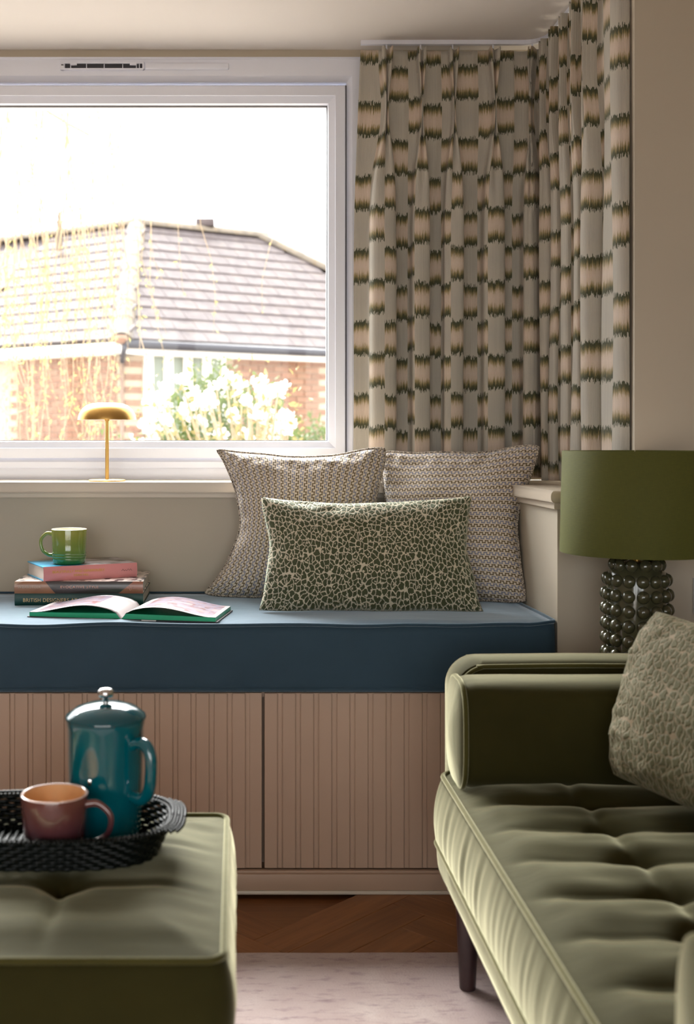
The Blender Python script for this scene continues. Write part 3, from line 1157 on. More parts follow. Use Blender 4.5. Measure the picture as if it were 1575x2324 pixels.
gm_d = 2.975
zg = z3 + .0367
M['green_glaze'] = ombre('green_dipped_glaze', S(140, 146, 66), S(36, 112, 50), .005, .08)
M['cream_in'] = new_mat('cream_glaze', S(232, 224, 206), .15)[0]
mug('mug', 'green glazed mug on the stack of books', (px(157, gm_d), gm_d, zg), .0462, .0415, pz(1200, gm_d) - zg, M['green_glaze'], M['cream_in'], math.radians(172), .030, (.014, .021, .028))

# ------------------------------------------------------------------ rug
rug = thing('rug', 'pale pinkish distressed rug on the parquet floor', 'rug', (-.2, 1.0, 0))
V, Fc = [], []
nxr, nyr = 60, 50
for j in range(nyr + 1):
    for i in range(nxr + 1):
        x = -2.1 + 3.7 * i / nxr
        y = -.6 + 2.885 * j / nyr
        V.append((x, y + .004 * nz(x * 3, y), .0085 + .0008 * nz(x * 8, y * 8)))
K = len(V)
V += [(x, y, 0.0005) for x, y, z in V]
Wd = nxr + 1
for j in range(nyr):
    for i in range(nxr):
        Fc.append((j * Wd + i, j * Wd + i + 1, (j + 1) * Wd + i + 1, (j + 1) * Wd + i))
lpz = [i for i in range(nxr)] + [j * Wd + nxr for j in range(nyr)] + [nyr * Wd + nxr - i for i in range(nxr)] + [(nyr - j) * Wd for j in range(nyr)]
for k in range(len(lpz)):
    a, b2 = lpz[k], lpz[(k + 1) % len(lpz)]
    Fc.append((a, K + a, K + b2, b2))
mesh('pile', V, Fc, M['rug'], rug, smooth=False)
RZ = .0095

# ------------------------------------------------------------------ ottoman
OX0, OX1, OY0, OY1, OZ = -.66, -.014, 1.345, 1.868, .418
ott = thing('ottoman', 'olive velvet buttoned ottoman carrying the tray', 'ottoman', ((OX0 + OX1) / 2, (OY0 + OY1) / 2, RZ))
obut = [(-.233, 1.545), (-.233, 1.70), (-.45, 1.545), (-.45, 1.70)]


def ott_h(x, y, e):
    w = sstep(0, .10, e)
    z = .016 * w
    for bx, by in obut:
        r = math.hypot((x - bx), (y - by))
        z -= .020 * math.exp(-(r / .028) ** 2)
        # fold lines running from each button to the nearest edges
    gx = min(abs(x - b[0]) for b in obut)
    gy = min(abs(y - b[1]) for b in obut)
    z -= .010 * math.exp(-(gx / .010) ** 2) * w * .6
    z -= .006 * math.exp(-(gy / .010) ** 2) * w * .7
    z += .003 * nz(x * 9, y * 9, 5) * w
    z += .0035 * nz(x * 3, y * 26, 1) * sstep(0, .03, e) * (1 - sstep(.05, .16, e))
    return z


V, Fc, lp, bp = block_vf(OX0, OX1, OY0, OY1, .285, OZ, .022, 90, 80, 12, ott_h, .014,
                         wob=lambda x, y, z, t: .0025 * nz(x * 30, y * 30, z * 4) * math.sin(PI * t))
mesh('seat', V, Fc, M['sofa'], ott, smooth=True)
tube('top_piping', offs(lp, dz=.001), .0045, M['sofa_pipe'], ott, 8, True)
tube('bottom_piping', offs(bp), .0045, M['sofa_pipe'], ott, 8, True)
V, Fc, lp2, bp2 = block_vf(OX0 + .012, OX1 - .012, OY0 + .012, OY1 - .012, .175, .284, .02, 20, 20, 5, lambda x, y, e: 0, .003)
mesh('base_rail', V, Fc, M['sofa'], ott, smooth=False)
for bx, by in obut:
    lathe('button', [(0, .004), (.006, .003), (.010, 0), (.009, -.003)], M['sofa'], ott, (bx, by, OZ + ott_h(bx, by, .2) + .001), 16)
for sx in (OX0 + .06, OX1 - .06):
    for sy in (OY0 + .06, OY1 - .06):
        lathe('leg', [(0, 0), (.014, 0), (.022, .166), (0, .166)], M['dark_wood'], ott, (sx, sy, RZ), 16)

# ------------------------------------------------------------------ woven tray
m, nt, b = new_mat('black_green_lacquered_wicker', S(7, 12, 10), .33, Specular_IOR_Level=.22)
M['wicker'] = m
bump(nt, b, nois(nt, coord(nt), 500, 2), .2, .0006)
TX, TY, TA, TB = -.276, 1.668, .172, .099
TZ = OZ + .0175
tray = thing('tray', 'dark woven oval tray on the ottoman', 'tray', (TX, TY, TZ))


def tray_pt(a, off):
    ca, sa = math.cos(a), math.sin(a)
    e = 2.0 / 2.9
    x = (TA + off) * math.copysign(abs(ca) ** e, ca)
    y = (TB + off) * math.copysign(abs(sa) ** e, sa)
    return x, y


def angs(n):
    """angles evenly spread along the outline"""
    raw = [tray_pt(2 * PI * k / 2000, 0) for k in range(2001)]
    ac = [0]
    for k in range(2000):
        ac.append(ac[-1] + math.dist(raw[k], raw[k + 1]))
    out, j = [], 0
    for i in range(n):
        t = ac[-1] * i / n
        while ac[j + 1] < t:
            j += 1
        out.append(2 * PI * (j + (t - ac[j]) / max(1e-9, ac[j + 1] - ac[j])) / 2000)
    return out


# floor of the tray: woven strands across
V, Fc = [(TX, TY, TZ + .003)], []
A = angs(120)
for k, a in enumerate(A):
    x, y = tray_pt(a, -.012)
    V.append((TX + x, TY + y, TZ + .003))
for k, a in enumerate(A):
    x, y = tray_pt(a, -.012)
    V.append((TX + x, TY + y, TZ))
for k in range(120):
    l = (k + 1) % 120
    Fc += [(0, 1 + k, 1 + l), (1 + k, 121 + k, 121 + l, 1 + l)]
mesh('tray_floor', V, Fc, M['wicker'], tray)
strands = []
for k in range(-16, 17):
    xs = k * .0105
    h = TB * .88 * (max(0, 1 - abs(xs / (TA - .012)) ** 2.9)) ** (1 / 2.9)
    if h > .01:
        strands.append(([(TX + xs, TY - h + 2 * h * q / 10, TZ + .0040 + .0012 * (1 if (q + k) % 2 else -1)) for q in range(11)], .0034))
tray_st = tubes('woven_floor', strands, M['wicker'], tray, 6)
tray_st['kind'] = 'stuff'
# wall: rows of wicker rods weaving in and out of stakes
rows = []
NW = 168
A = angs(NW)
for q in range(8):
    t = q / 7
    zz = TZ + .004 + .040 * t
    off = -.010 + .018 * t
    pts = []
    for k, a in enumerate(A):
        end = abs(math.cos(a)) ** 6
        x, y = tray_pt(a, off + .0016 * (1 if (k // 2 + q) % 2 else -1))
        pts.append((TX + x, TY + y, zz))
    rows.append(pts)
V, Fc = [], []
for pts in rows:
    v, f = tube_vf(pts, .0034, 6, True, len(V))
    V += v
    Fc += f
wv = mesh('woven_wall', V, Fc, M['wicker'], tray, smooth=True)
wv['kind'] = 'stuff'
# rim: plaited beads in two rows, flaring outwards to a lip at each end
V, Fc = [], []
bm0 = bmesh.new()
bmesh.ops.create_icosphere(bm0, subdivisions=1, radius=1)
bm0.verts.index_update()
bv = [v.co.copy() for v in bm0.verts]
bf = [[v.index for v in f.verts] for f in bm0.faces]
bm0.free()
A = angs(150)
for row, (off, zz) in enumerate(((.0075, .047), (.0120, .0500), (.0165, .0490), (.021, .0485), (.0255, .0478), (.030, .0466))):
    for k, a in enumerate(A):
        end = sstep(.80, .98, abs(math.cos(a)))
        if row > 2 and end < .25 * (row - 2):
            continue
        x, y = tray_pt(a + (.5 * (row % 2)) * 2 * PI / 150, off)
        x2, y2 = tray_pt(a + .01, off)
        x1, y1 = tray_pt(a - .01, off)
        th = math.atan2(y2 - y1, x2 - x1) + .5
        z = TZ + zz
        b0 = len(V)
        for c in bv:
            lx_, ly_ = c.x * .0046, c.y * .0027
            V.append((TX + x + lx_ * math.cos(th) - ly_ * math.sin(th), TY + y + lx_ * math.sin(th) + ly_ * math.cos(th), z + c.z * .003))
        Fc += [[b0 + i for i in f] for f in bf]
    if row:
        pass
rimo = mesh('plaited_rim', V, Fc, M['wicker'], tray, smooth=True)
rimo['kind'] = 'stuff'
TF = TZ + .0087

# ------------------------------------------------------------------ cafetiere
cx, cy = px(240, 1.715), 1.715
fp = thing('cafetiere', 'teal glazed cafetiere with a domed lid and steel knob on the tray', 'coffee pot', (cx, cy, TF))
M['teal'] = new_mat('teal_glaze', S(0, 92, 104), .10, IOR=1.6, Coat_Weight=.8, Coat_Roughness=.04)[0]
M['teal_lid'] = new_mat('teal_lid_glaze', S(0, 76, 86), .10, IOR=1.6, Coat_Weight=.5, Coat_Roughness=.04, Coat_IOR=1.5)[0]
M['steel'] = new_mat('polished_steel', (.75, .74, .73), .12, 1.0)[0]
ztop = pz(1630, cy) - TF
lathe('body', [(0, 0), (.050, 0), (.0525, .003), (.0535, .010), (.0525, .018), (.0535, .03), (.0555, .09), (.0570, ztop - .012), (.0585, ztop - .006), (.0585, ztop - .001), (.0565, ztop), (.050, ztop), (.050, ztop - .01), (0, ztop - .01)], M['teal'], fp, (cx, cy, TF), 80, math.radians(60))
lathe('lid', [(.054, -.001), (.0600, 0), (.0604, .0025), (.0590, .0055), (.046, .0155), (.030, .0212), (.012, .0240), (.008, .0243), (0, .0243)], M['teal_lid'], fp, (cx, cy, TF + ztop), 80, math.radians(50))
lathe('knob', [(0, 0), (.0045, 0), (.004, .006), (.006, .0075), (.0105, .0085), (.0124, .013), (.0118, .0175), (.008, .0208), (0, .0220)], M['steel'], fp, (cx, cy, TF + ztop + .0238), 40, math.radians(60))
hd = math.radians(-38)
dx, dy = math.cos(hd), math.sin(hd)
H = ztop
ctl = [(.052, H * .80), (.066, H * .845), (.082, H * .83), (.0905, H * .74), (.0905, H * .58), (.086, H * .45), (.072, H * .365), (.052, H * .375)]
pts = smooth_path([(cx + dx * a, cy + dy * a, TF + z) for a, z in ctl], 8)
tube('handle', pts, .0088, M['teal'], fp, 14)
box('window_glint', (cx - .0195, cy - .0565, TF + H * .50), (cx - .0145, cy - .0535, TF + H * .50 + .010), M['steel'], fp, .001)  # bright steel plate standing in for a window reflection on the pot

# ------------------------------------------------------------------ mauve mug
M['mauve_glaze'] = ombre('mauve_dipped_glaze', S(116, 70, 60), S(56, 28, 52), .01, .095)
M['tan_in'] = new_mat('tan_glaze', S(206, 164, 120), .18)[0]
M['rim_glare'] = new_mat('rim_glare_tone', S(196, 170, 160), .10, IOR=1.7)[0]  # white glare along the mug rim put into its colour
md = 1.618
mug('mug', 'mauve glazed mug on the woven tray', (px(124, md), md, TF), .0475, .0415, pz(1799, md) - TF, M['mauve_glaze'], M['tan_in'], math.radians(-8), .034, (), lip=M['rim_glare'])

# ------------------------------------------------------------------ sofa
SX0_, SXB, SY0, SY1, SZ = .392, 1.06, .868, 2.195, .392
sofa = thing('sofa', 'olive green velvet two-seat sofa with buttoned seat and tapered dark legs', 'sofa', (.8, 1.6, RZ))
sb_y = [2.115 - .1325 * k for k in range(1, 10)]
sb_x = (.60, .93)


def sofa_h(x, y, e):
    w = sstep(0, .05, e)
    ex = sstep(0, .11, x - SX0_)
    z = .012 * sstep(0, .06, x - SX0_)
    ph = (2.115 - y) / .1325
    sc = abs(math.sin(PI * ph)) ** .7
    z += (.020 * sc - .012) * (.25 + .75 * ex) * w
    for by in sb_y:
        for bx in sb_x:
            r2 = ((x - bx) / .034) ** 2 + ((y - by) / .024) ** 2
            if r2 < 9:
                z -= .020 * math.exp(-r2)
    # crease along the line of buttons and slanting pulls towards them
    for bx in sb_x:
        z -= .006 * math.exp(-((x - bx) / .012) ** 2) * w
    z += .0032 * nz(x * 7, y * 34, 3) * (1 - sstep(.05, .22, abs(x - .60))) * w
    z += .0025 * nz(x * 14, y * 22, 8) * w
    z += .003 * nz(x * 5, y * 5, 1.3) * w
    return z


def sofa_wr(x, y, z, t):
    # upright gathers in the boxing
    return .0032 * nz(y * 46 + z * 5, z * 3, x * 2) * math.sin(PI * t) ** .6


V, Fc, lp, bp = block_vf(SX0_, SXB, SY0, SY1, .268, SZ, .03, 110, 190, 14, sofa_h, .010, wob=sofa_wr,
                         side=lambda x, y, t: .012 * t)
mesh('seat', V, Fc, M['sofa'], sofa, smooth=True)
tube('top_piping', offs(lp, dz=.001), .0048, M['sofa_pipe'], sofa, 8, True)
tube('bottom_piping', offs(bp), .0052, M['sofa_pipe'], sofa, 8, True)
for by in sb_y:
    for bx in sb_x:
        lathe('button', [(0, .004), (.006, .003), (.010, 0), (.009, -.003)], M['sofa'], sofa, (bx, by, SZ + sofa_h(bx, by, .2) + .0005), 14)
V, Fc, lp2, bp2 = block_vf(.405, 1.19, .772, 2.315, .172, .266, .03, 20, 40, 6, lambda x, y, e: 0, .006,
                           wob=lambda x, y, z, t: .001 * nz(y * 30, x * 30, z * 6))
mesh('base_rail', V, Fc, M['sofa'], sofa, smooth=True)
box('bottom_lining', (.409, .777, .164), (1.185, 2.31, .1715), M['dark_wood'], sofa)


def arm(y0, y1, face):
    """padded panel arm, rounded upper front corner; face = y of the side turned to the seat"""
    prof = []
    x0, x1, zb, zt, r = .420, 1.19, .262, .602, .060
    prof.append((x0 + .002, zb))
    prof.append((x0, zb + .1))
    prof.append((x0, zt - r - .02))
    for k in range(10):
        a = PI - (PI / 2) * k / 9
        prof.append((x0 + r + r * math.cos(a), zt - r + r * math.sin(a)))
    prof += [(x0 + .25, zt + .002), (x0 + .5, zt), (x1, zt - .002), (x1, zb)]
    n = len(prof)
    V, Fc = [], []
    ys = [(y0, -.012), (y0 + .006, -.004), (y0 + .018, 0.0), ((y0 + y1) / 2, .003), (y1 - .018, 0), (y1 - .006, -.004), (y1, -.012)]
    cxp, czp = .8, .43
    for yy, o in ys:
        for (x, z) in prof:
            nx_, nz_ = 0, 0
            if x < x0 + r: nx_ = -1
            if z > zt - r: nz_ = 1
            V.append((x + nx_ * o, yy, z + nz_ * o))
    for j in range(len(ys) - 1):
        for k in range(n):
            l = (k + 1) % n
            Fc.append((j * n + k, j * n + l, (j + 1) * n + l, (j + 1) * n + k))
    Fc.append(tuple(range(n)))
    Fc.append(tuple((len(ys) - 1) * n + k for k in range(n))[::-1])
    bm = bmesh.new()
    vv = [bm.verts.new(q) for q in V]
    for q in Fc:
        bm.faces.new([vv[k] for k in q])
    o = from_bm('arm', bm, M['sofa'], sofa, auto=math.radians(35))
    for yy in (y0, y1):
        tube('piping', smooth_path([(x + (.009 if x < x0 + r else 0), yy, z - (.009 if z > zt - r else 0)) for x, z in prof[:-1]], 3), .0045, M['sofa_pipe'], o, 8)
    return o


arm(2.215, 2.318, 2.215)
arm(.763, .865, .865)
bm = bmesh.new()
bevel_box(bm, (1.065, .865, .262), (1.19, 2.215, .70), .03, 4)
from_bm('backrest', bm, M['sofa'], sofa, auto=.6)


def bolster(yc, x0=.412, x1=1.055, hy=.078, z0=.393, z1=.592):
    """box bolster: fat rounded section, gathered piped ends"""
    zc, hz = (z0 + z1) / 2, (z1 - z0) / 2
    NS, NT = 56, 48
    V, Fc = [], []
    xs = []
    for i in range(NS + 1):
        xs.append(x0 + (x1 - x0) * i / NS)
    capn = 6
    secs = []
    for k in range(capn):
        a = (k + .35) / capn
        s = math.sin(PI / 2 * a) ** .75
        secs.append((x0 - .018 * (1 - a) ** 1.0 * 1.0 - .002, s, True))
    for x in xs:
        secs.append((x, 1.0, False))
    for k in range(capn):
        a = 1 - (k + .65) / capn
        secs.append((x1 + .012 * (1 - a), max(.05, math.sin(PI / 2 * a) ** .6), True))
    for x, s, cap in secs:
        for k in range(NT):
            a = 2 * PI * k / NT
            e = 2 / 3.2
            yy = hy * math.copysign(abs(math.cos(a)) ** e, math.cos(a))
            zz = hz * math.copysign(abs(math.sin(a)) ** e, math.sin(a))
            near = max(0, 1 - (x - x0) / .09) if not cap else 1.0
            wob = 1 + .022 * near * nz(a * 6.5, 2.2, yc) + .010 * nz(x * 6, math.cos(a) * 2, math.sin(a) * 2 + yc)
            if not cap:
                wob *= 1 - .05 * math.exp(-((x - x0) / .012) ** 2)
            V.append((x, yc + yy * s * wob, zc + zz * s * wob))
    for i in range(len(secs) - 1):
        for k in range(NT):
            l = (k + 1) % NT
            Fc.append((i * NT + k, i * NT + l, (i + 1) * NT + l, (i + 1) * NT + k))
    Fc.append(tuple(range(NT))[::-1])
    Fc.append(tuple((len(secs) - 1) * NT + k for k in range(NT)))
    bm = bmesh.new()
    vv = [bm.verts.new(q) for q in V]
    for q in Fc:
        bm.faces.new([vv[k] for k in q])
    o = from_bm('bolster', bm, M['sofa'], sofa, auto=1.2)
    ring_ = [V[capn * NT + k] for k in range(NT)]
    ring_ = [(x, yc + (y - yc) * 1.035, zc + (z - zc) * 1.03) for x, y, z in ring_]
    tube('piping', ring_, .0048, M['sofa_pipe'], o, 8, True)
    return o


bolster(2.125)
bolster(.982)
for sx in (.432, 1.14):
    for sy in (.83, 2.135):
        lathe('leg', [(0, 0), (.0145, 0), (.0152, .003), (.0222, .158), (0, .158)], M['dark_wood'], sofa, (sx, sy, RZ), 24)

# leopard pillow at the far end of the sofa
Bc, Tc = Vector((.640, 1.985, .450)), Vector((.736, 2.025, .738))
Lc = Vector((.50, -.80, -.085)).normalized() * .46
cushion('sofa_pillow', 'olive leopard-spot velvet pillow leaning on the sofa beside the bolster', Bc, Bc + Lc, Tc + Lc, Tc, .15, (-.06, .08, .02, .10), M['leopard_b'], None, 14.2, wr=.012, sizes=(.245, .165))

# ------------------------------------------------------------------ side table and green lamp in the corner
LX, LY = px(1445, 2.455), 2.455
stt = thing('side_table', 'small round dark side table hidden behind the sofa arm carrying the bubble lamp', 'table', (LX, LY, 0))
lathe('table_top', [(0, 0), (.122, 0), (.124, .004), (.124, .014), (.122, .018), (0, .018)], M['dark_wood'], stt, (LX, LY, .452), 48)
lathe('pedestal', [(0, 0), (.018, 0), (.018, .436), (0, .436)], M['dark_wood'], stt, (LX, LY, .016), 24)
lathe('foot', [(0, 0), (.10, 0), (.10, .008), (.03, .016), (0, .016)], M['dark_wood'], stt, (LX, LY, 0.0002), 36)
lampz = .4705
gl = thing('bubble_lamp', 'large table lamp with bobbled grey green ceramic base and olive drum shade beside the wall', 'lamp', (LX, LY, lampz))
m, nt, b = new_mat('olive_reactive_glaze', S(70, 68, 44), .16, IOR=1.6, Coat_Weight=.5, Coat_Roughness=.06)
nt.links.new(mix(nt, nois(nt, coord(nt), 24, 4), S(84, 82, 56), S(58, 58, 44)), b.inputs['Base Color'])
M['olive_glaze'] = m
zb_top = pz(1268, LY) - lampz
R0 = .0625
lathe('base', [(0, 0), (R0 * .9, 0), (R0, .012), (R0, zb_top - .05), (R0 * .95, zb_top - .03), (R0 * .72, zb_top - .008), (R0 * .3, zb_top - .004), (0, zb_top - .004)], M['olive_glaze'], gl, (LX, LY, lampz), 64)
base_o = [c for c in gl.children if c.name.startswith('base')][0]
bm = bmesh.new()
bmesh.ops.create_uvsphere(bm, u_segments=20, v_segments=12, radius=1.0)
bo = from_bm('bobble', bm, M['olive_glaze'], base_o, auto=1.5, local=True)
bme_ = bo.data
bpy.data.objects.remove(bo)
rowz = zb_top - .012
r_i = 0
while rowz > .015:
    rr = R0 * .78 if r_i == 0 else (R0 * .99 if r_i == 1 else R0 * 1.04)
    cnt = 11 if r_i == 0 else 14
    for k in range(cnt):
        a = 2 * PI * k / cnt + .09 + (0.08 if r_i == 0 else 0)
        ca, sa = math.cos(a), math.sin(a)
        o = piece('bobble', bme_, base_o, (LX + rr * ca, LY + rr * sa, lampz + rowz), (0, 0, a), (.0115, .0133, .0138))
    rowz -= .0315
    r_i += 1
lathe('neck', [(.007, 0), (.007, .03), (.0, .03)], M['brass'], gl, (LX, LY, lampz + zb_top - .006), 20)


def linen(name, col):
    m, nt, b = new_mat(name, col, .8)
    c = coord(nt)
    ang = nd(nt, 'ShaderNodeSeparateXYZ', {0: c})
    th = mth(nt, 'ARCTAN2', ang.outputs[1], ang.outputs[0])
    v = nd(nt, 'ShaderNodeCombineXYZ', {0: mth(nt, 'MULTIPLY', th, 12.0), 1: mth(nt, 'MULTIPLY', ang.outputs[2], 600.0)}).outputs[0]
    n = nois(nt, v, 1.0, 3)
    v2 = nd(nt, 'ShaderNodeCombineXYZ', {0: mth(nt, 'MULTIPLY', th, 120.0), 1: mth(nt, 'MULTIPLY', ang.outputs[2], 60.0)}).outputs[0]
    n2 = nois(nt, v2, 1.0, 2)
    f = mth(nt, 'ADD', mth(nt, 'MULTIPLY', n, .6), mth(nt, 'MULTIPLY', n2, .4))
    nt.links.new(mix(nt, f, tuple(x * .65 for x in col), tuple(x * 1.3 for x in col)), b.inputs['Base Color'])
    bump(nt, b, f, .35, .0008)
    b.inputs['Sheen Weight'].default_value = .15
    b.inputs['Sheen Tint'].default_value = (.7, .78, .35, 1)
    return m


M['linen'] = linen('olive_linen', S(78, 79, 21))
szb, szt = pz(1253, LY), pz(1023, LY)
lathe('lamp_shade', [(.1578, szb), (.1590, szb - .001), (.1595, szb + .001), (.1545, szt - .001), (.1538, szt), (.1525, szt - .0005), (.1575, szb + .001), (.1578, szb)], M['linen'], gl, (LX, LY, 0), 96, math.radians(60))
lathe('shade_diffuser', [(.0, szt - .004), (.153, szt - .004), (.153, szt - .0048), (0, szt - .0048)], M['white_in'], gl, (LX, LY, 0), 48)
tubes('shade_fitting', [([(LX + .005 * math.cos(a), LY + .005 * math.sin(a), szb + .03), (LX + .157 * math.cos(a), LY + .157 * math.sin(a), szb + .012)], .0016) for a in (0.4, 2.5, 4.6)] + [([(LX, LY, lampz + zb_top), (LX, LY, szb + .05)], .006)], M['brass'], gl, 8)

# socket plate on the wall beside the lamp
sk = thing('wall_socket', 'white double socket plate on the wall beside the lamp', 'socket', (1.11, YB, .64))
box('plate', (1.037, YB - .009, .637), (1.183, YB, .720), M['upvc'], sk, .003)
for q in (1.075, 1.145):
    box('rocker', (q - .008, YB - .012, .692), (q + .008, YB - .0088, .708), M['upvc'], sk, .001)
    for (ax, az) in ((0, .672), (-.011, .655), (.011, .655)):
        box('socket_hole', (q + ax - .003, YB - .0096, az - .002), (q + ax + .003, YB - .0088, az + .002), M['vent_dark'], sk)


# ------------------------------------------------------------------ curtain
def curtain():
    root = thing('curtain', 'pinch-pleated ikat check curtain in grey, cream and dark green in the bay corner', 'curtain', (.6, 3.2, SILL))
    # plan of the track
    ctrl = []
    yb = 3.225
    xr = .868
    for k in range(40):
        ctrl.append((.352 + (xr - .06 - .352) * k / 39, yb))
    for k in range(1, 12):
        a = PI / 2 * k / 12
        ctrl.append((xr - .06 + .06 * math.sin(a), yb - .06 + .06 * math.cos(a)))
    for k in range(40):
        t = k / 39
        ctrl.append((xr + .006 * t, yb - .06 - (yb - .06 - 2.650) * t))
    for k in range(1, 9):
        a = PI / 2 * k / 8 * .92
        ctrl.append((xr + .006 + .020 * (1 - math.cos(a)), 2.650 - .030 * math.sin(a)))
    e = ctrl[-1]
    for k in range(1, 5):
        ctrl.append((e[0] + .002 * k, e[1] - .001 * k))
    P2 = [Vector(c) for c in ctrl]
    ac = [0.0]
    for a, b_ in zip(P2, P2[1:]):
        ac.append(ac[-1] + (b_ - a).length)
    Ltot = ac[-1]

    def at(s):
        s = min(max(s, 0), Ltot - 1e-6)
        lo, hi = 0, len(ac) - 1
        while hi - lo > 1:
            mid = (lo + hi) // 2
            if ac[mid] <= s: lo = mid
            else: hi = mid
        t = (s - ac[lo]) / (ac[hi] - ac[lo])
        p = P2[lo].lerp(P2[hi], t)
        d = (P2[min(hi + 2, len(P2) - 1)] - P2[max(lo - 2, 0)]).normalized()
        return p, d, Vector((d.y, -d.x))     # normal into the room
    ztop, zpin, zbot = 2.128, 1.955, .912
    # pleat centres along the track: back run, corner and side run
    cents = [.072, .168, .258, .372, .482, .575, .668, .760, .852, .944]
    bounds = [0.0] + [(a + b_) / 2 for a, b_ in zip(cents, cents[1:])] + [min(Ltot - .055, cents[-1] + .048)]
    M_ = 44
    prm = []
    for i, c in enumerate(cents):
        lo, hi = bounds[i], bounds[i + 1]
        for k in range(M_):
            t = k / M_
            s = lo + (hi - lo) * t
            f = (s - c) / (2 * (c - lo)) if s < c else (s - c) / (2 * (hi - c))
            prm.append((i, s, f, c, lo, hi))
    for k in range(12):
        s = bounds[-1] + (Ltot - bounds[-1]) * k / 11
        prm.append((len(cents), s, None, s, s, s))
    rows_n = 90
    V, UV, Fc = [], [], []
    # cloth length along u from the relaxed profile lower down
    def prof(pr, z):
        i, s, f, c, lo, hi = pr
        hgt = (z - zbot) / (ztop - zbot)
        if f is None:
            w = .004 * math.sin(z * 5 + s * 40)
            return s, w
        p = hi - lo
        side = -1 if f < 0 else 1
        # relaxed: rounded folds
        amp = .031 + .008 * nz(i * 3.1, z * 1.2) + .004 * nz(i * 1.7 + 4, z * 3)
        drift = .10 * nz(i * 2.3, z * .9, 3) + .05 * nz(i * 5.3, z * 2.4, 9)
        ff = f
        cs = math.cos(2 * PI * ff)
        sq = math.copysign(abs(cs) ** .62, cs)
        n_l = amp * sq + .006 * math.cos(4 * PI * ff + i * 2.1) * nz(i * 4.4, z * 1.5, 6) * 2
        s_l = s + p * (.10 * math.sin(4 * PI * ff) - drift * .5 * (1 - abs(2 * ff)))
        # heading: flat cloth with a two-finger pleat standing out of it
        a = .24
        open_ = .26 * sstep(zpin, ztop, z) + .05
        if z < zpin:
            open_ = .05 + .35 * sstep(zpin, zpin - .22, z)
        if abs(f) > a:
            g = (abs(f) - a) / (.5 - a)
            base = open_ * .35
            s_h = c + side * (base + (1 - base * 2) * .5 * g / 1.0 + base * g) * (2 * ((c - lo) if f < 0 else (hi - c))) if False else c + side * ((base + (.5 - base) * g) * 2 * ((c - lo) if f < 0 else (hi - c)))
            n_h = -.006 * math.sin(PI * g)
        else:
            q = f / a
            fw = open_ * .5
            s_h = c + p * (open_ * .35 * q + fw * .5 * math.sin(PI * q) * (.3 + .7 * abs(q)))
            n_h = .030 * abs(math.sin(PI * q)) ** .7 * (1.0 if z > zpin - .05 else 1.0) + .010 * (1 - abs(q))
        k = sstep(zpin - .02, zpin - .34, z)
        return s_h + (s_l - s_h) * k, n_h + (n_l - n_h) * k
    zr = 1.35
    us = [0.0]
    pv = None
    for j, pr in enumerate(prm):
        s, n = prof(pr, zr)
        P_, d, nn = at(s)
        q = Vector((P_.x + nn.x * n, P_.y + nn.y * n))
        if pv is not None:
            us.append(us[-1] + (q - pv).length)
        pv = q
    for r in range(rows_n + 1):
        t = r / rows_n
        for j, pr in enumerate(prm):
            i = pr[0]
            zt_ = ztop + .004 * nz(i * 3, 1.5) - .006 * (1 if pr[2] is not None and abs(pr[2]) < .1 else 0)
            hem = .003 * math.sin(i * 2.2)
            # the hem stops at the sill at the far run, a touch lower on the near side run
            z = zt_ + (zbot + .012 + hem - zt_) * t
            s, n = prof(pr, z)
            flare = .022 * t * t if pr[1] < .06 else 0
            P_, d, nn = at(s)
            x, y = P_.x + nn.x * n, P_.y + nn.y * n
            if pr[1] < .10:
                x -= .026 * t * (1 - pr[1] / .10) + .006 * math.sin(t * 5) * (1 - pr[1] / .10)
            V.append((x, y, z))
            UV.append((us[j] + .013, z))
    W = len(prm)
    for r in range(rows_n):
        for j in range(W - 1):
            Fc.append((r * W + j, (r + 1) * W + j, (r + 1) * W + j + 1, r * W + j + 1))
    o = mesh('cloth', V, Fc, M['curtain'], root, smooth=True, uv=UV)
    sol = o.modifiers.new('thickness', 'SOLIDIFY')
    sol.thickness = .0016
    sol.offset = 0
    # ceiling track above the heading
    tp = [(p.x, p.y, CEIL - .006) for p in P2[::2]]
    tk = thing('curtain_track', 'slim white curtain track on the ceiling above the pleated curtain', 'curtain track', (.6, 3.2, CEIL - .012))
    rp = []
    bm = bmesh.new()
    prev = None
    for k, p in enumerate(tp):
        a, b_ = Vector(tp[max(k - 1, 0)]), Vector(tp[min(k + 1, len(tp) - 1)])
        d = (b_ - a).normalized()
        n = Vector((d.y, -d.x, 0))
        q = Vector(p)
        cur = [bm.verts.new(q + n * .006 + Vector((0, 0, .006))), bm.verts.new(q + n * .006 - Vector((0, 0, .006))), bm.verts.new(q - n * .006 - Vector((0, 0, .006))), bm.verts.new(q - n * .006 + Vector((0, 0, .006)))]
        if prev:
            for l in range(4):
                bm.faces.new((prev[l], prev[(l + 1) % 4], cur[(l + 1) % 4], cur[l]))
        else:
            bm.faces.new(cur)
        prev = cur
    bm.faces.new(prev[::-1])
    from_bm('rail', bm, M['upvc'], tk)
    for i, c in enumerate(cents):
        P_, d, nn = at(c)
        box('hook', (P_.x - .002, P_.y - .002, ztop - .03), (P_.x + .002, P_.y + .002, CEIL - .011), M['upvc'], root)


curtain()

# ------------------------------------------------------------------ outside: ground, house, trees
GZ = -.35
gm, nt, b = new_mat('bounce_ground', (.4, .37, .34), .95)  # unseen ground, its pale tone chosen for the light it bounces indoors
gn = nois(nt, coord(nt), 2.5, 6)
nt.links.new(ramp(nt, gn, [(.35, S(146, 138, 130)), (.65, S(164, 156, 146))]), b.inputs['Base Color'])
struct(mesh('ground', [(-60, -60, GZ), (60, -60, GZ), (60, 60, GZ), (-60, 60, GZ)], [(0, 1, 2, 3)], gm))

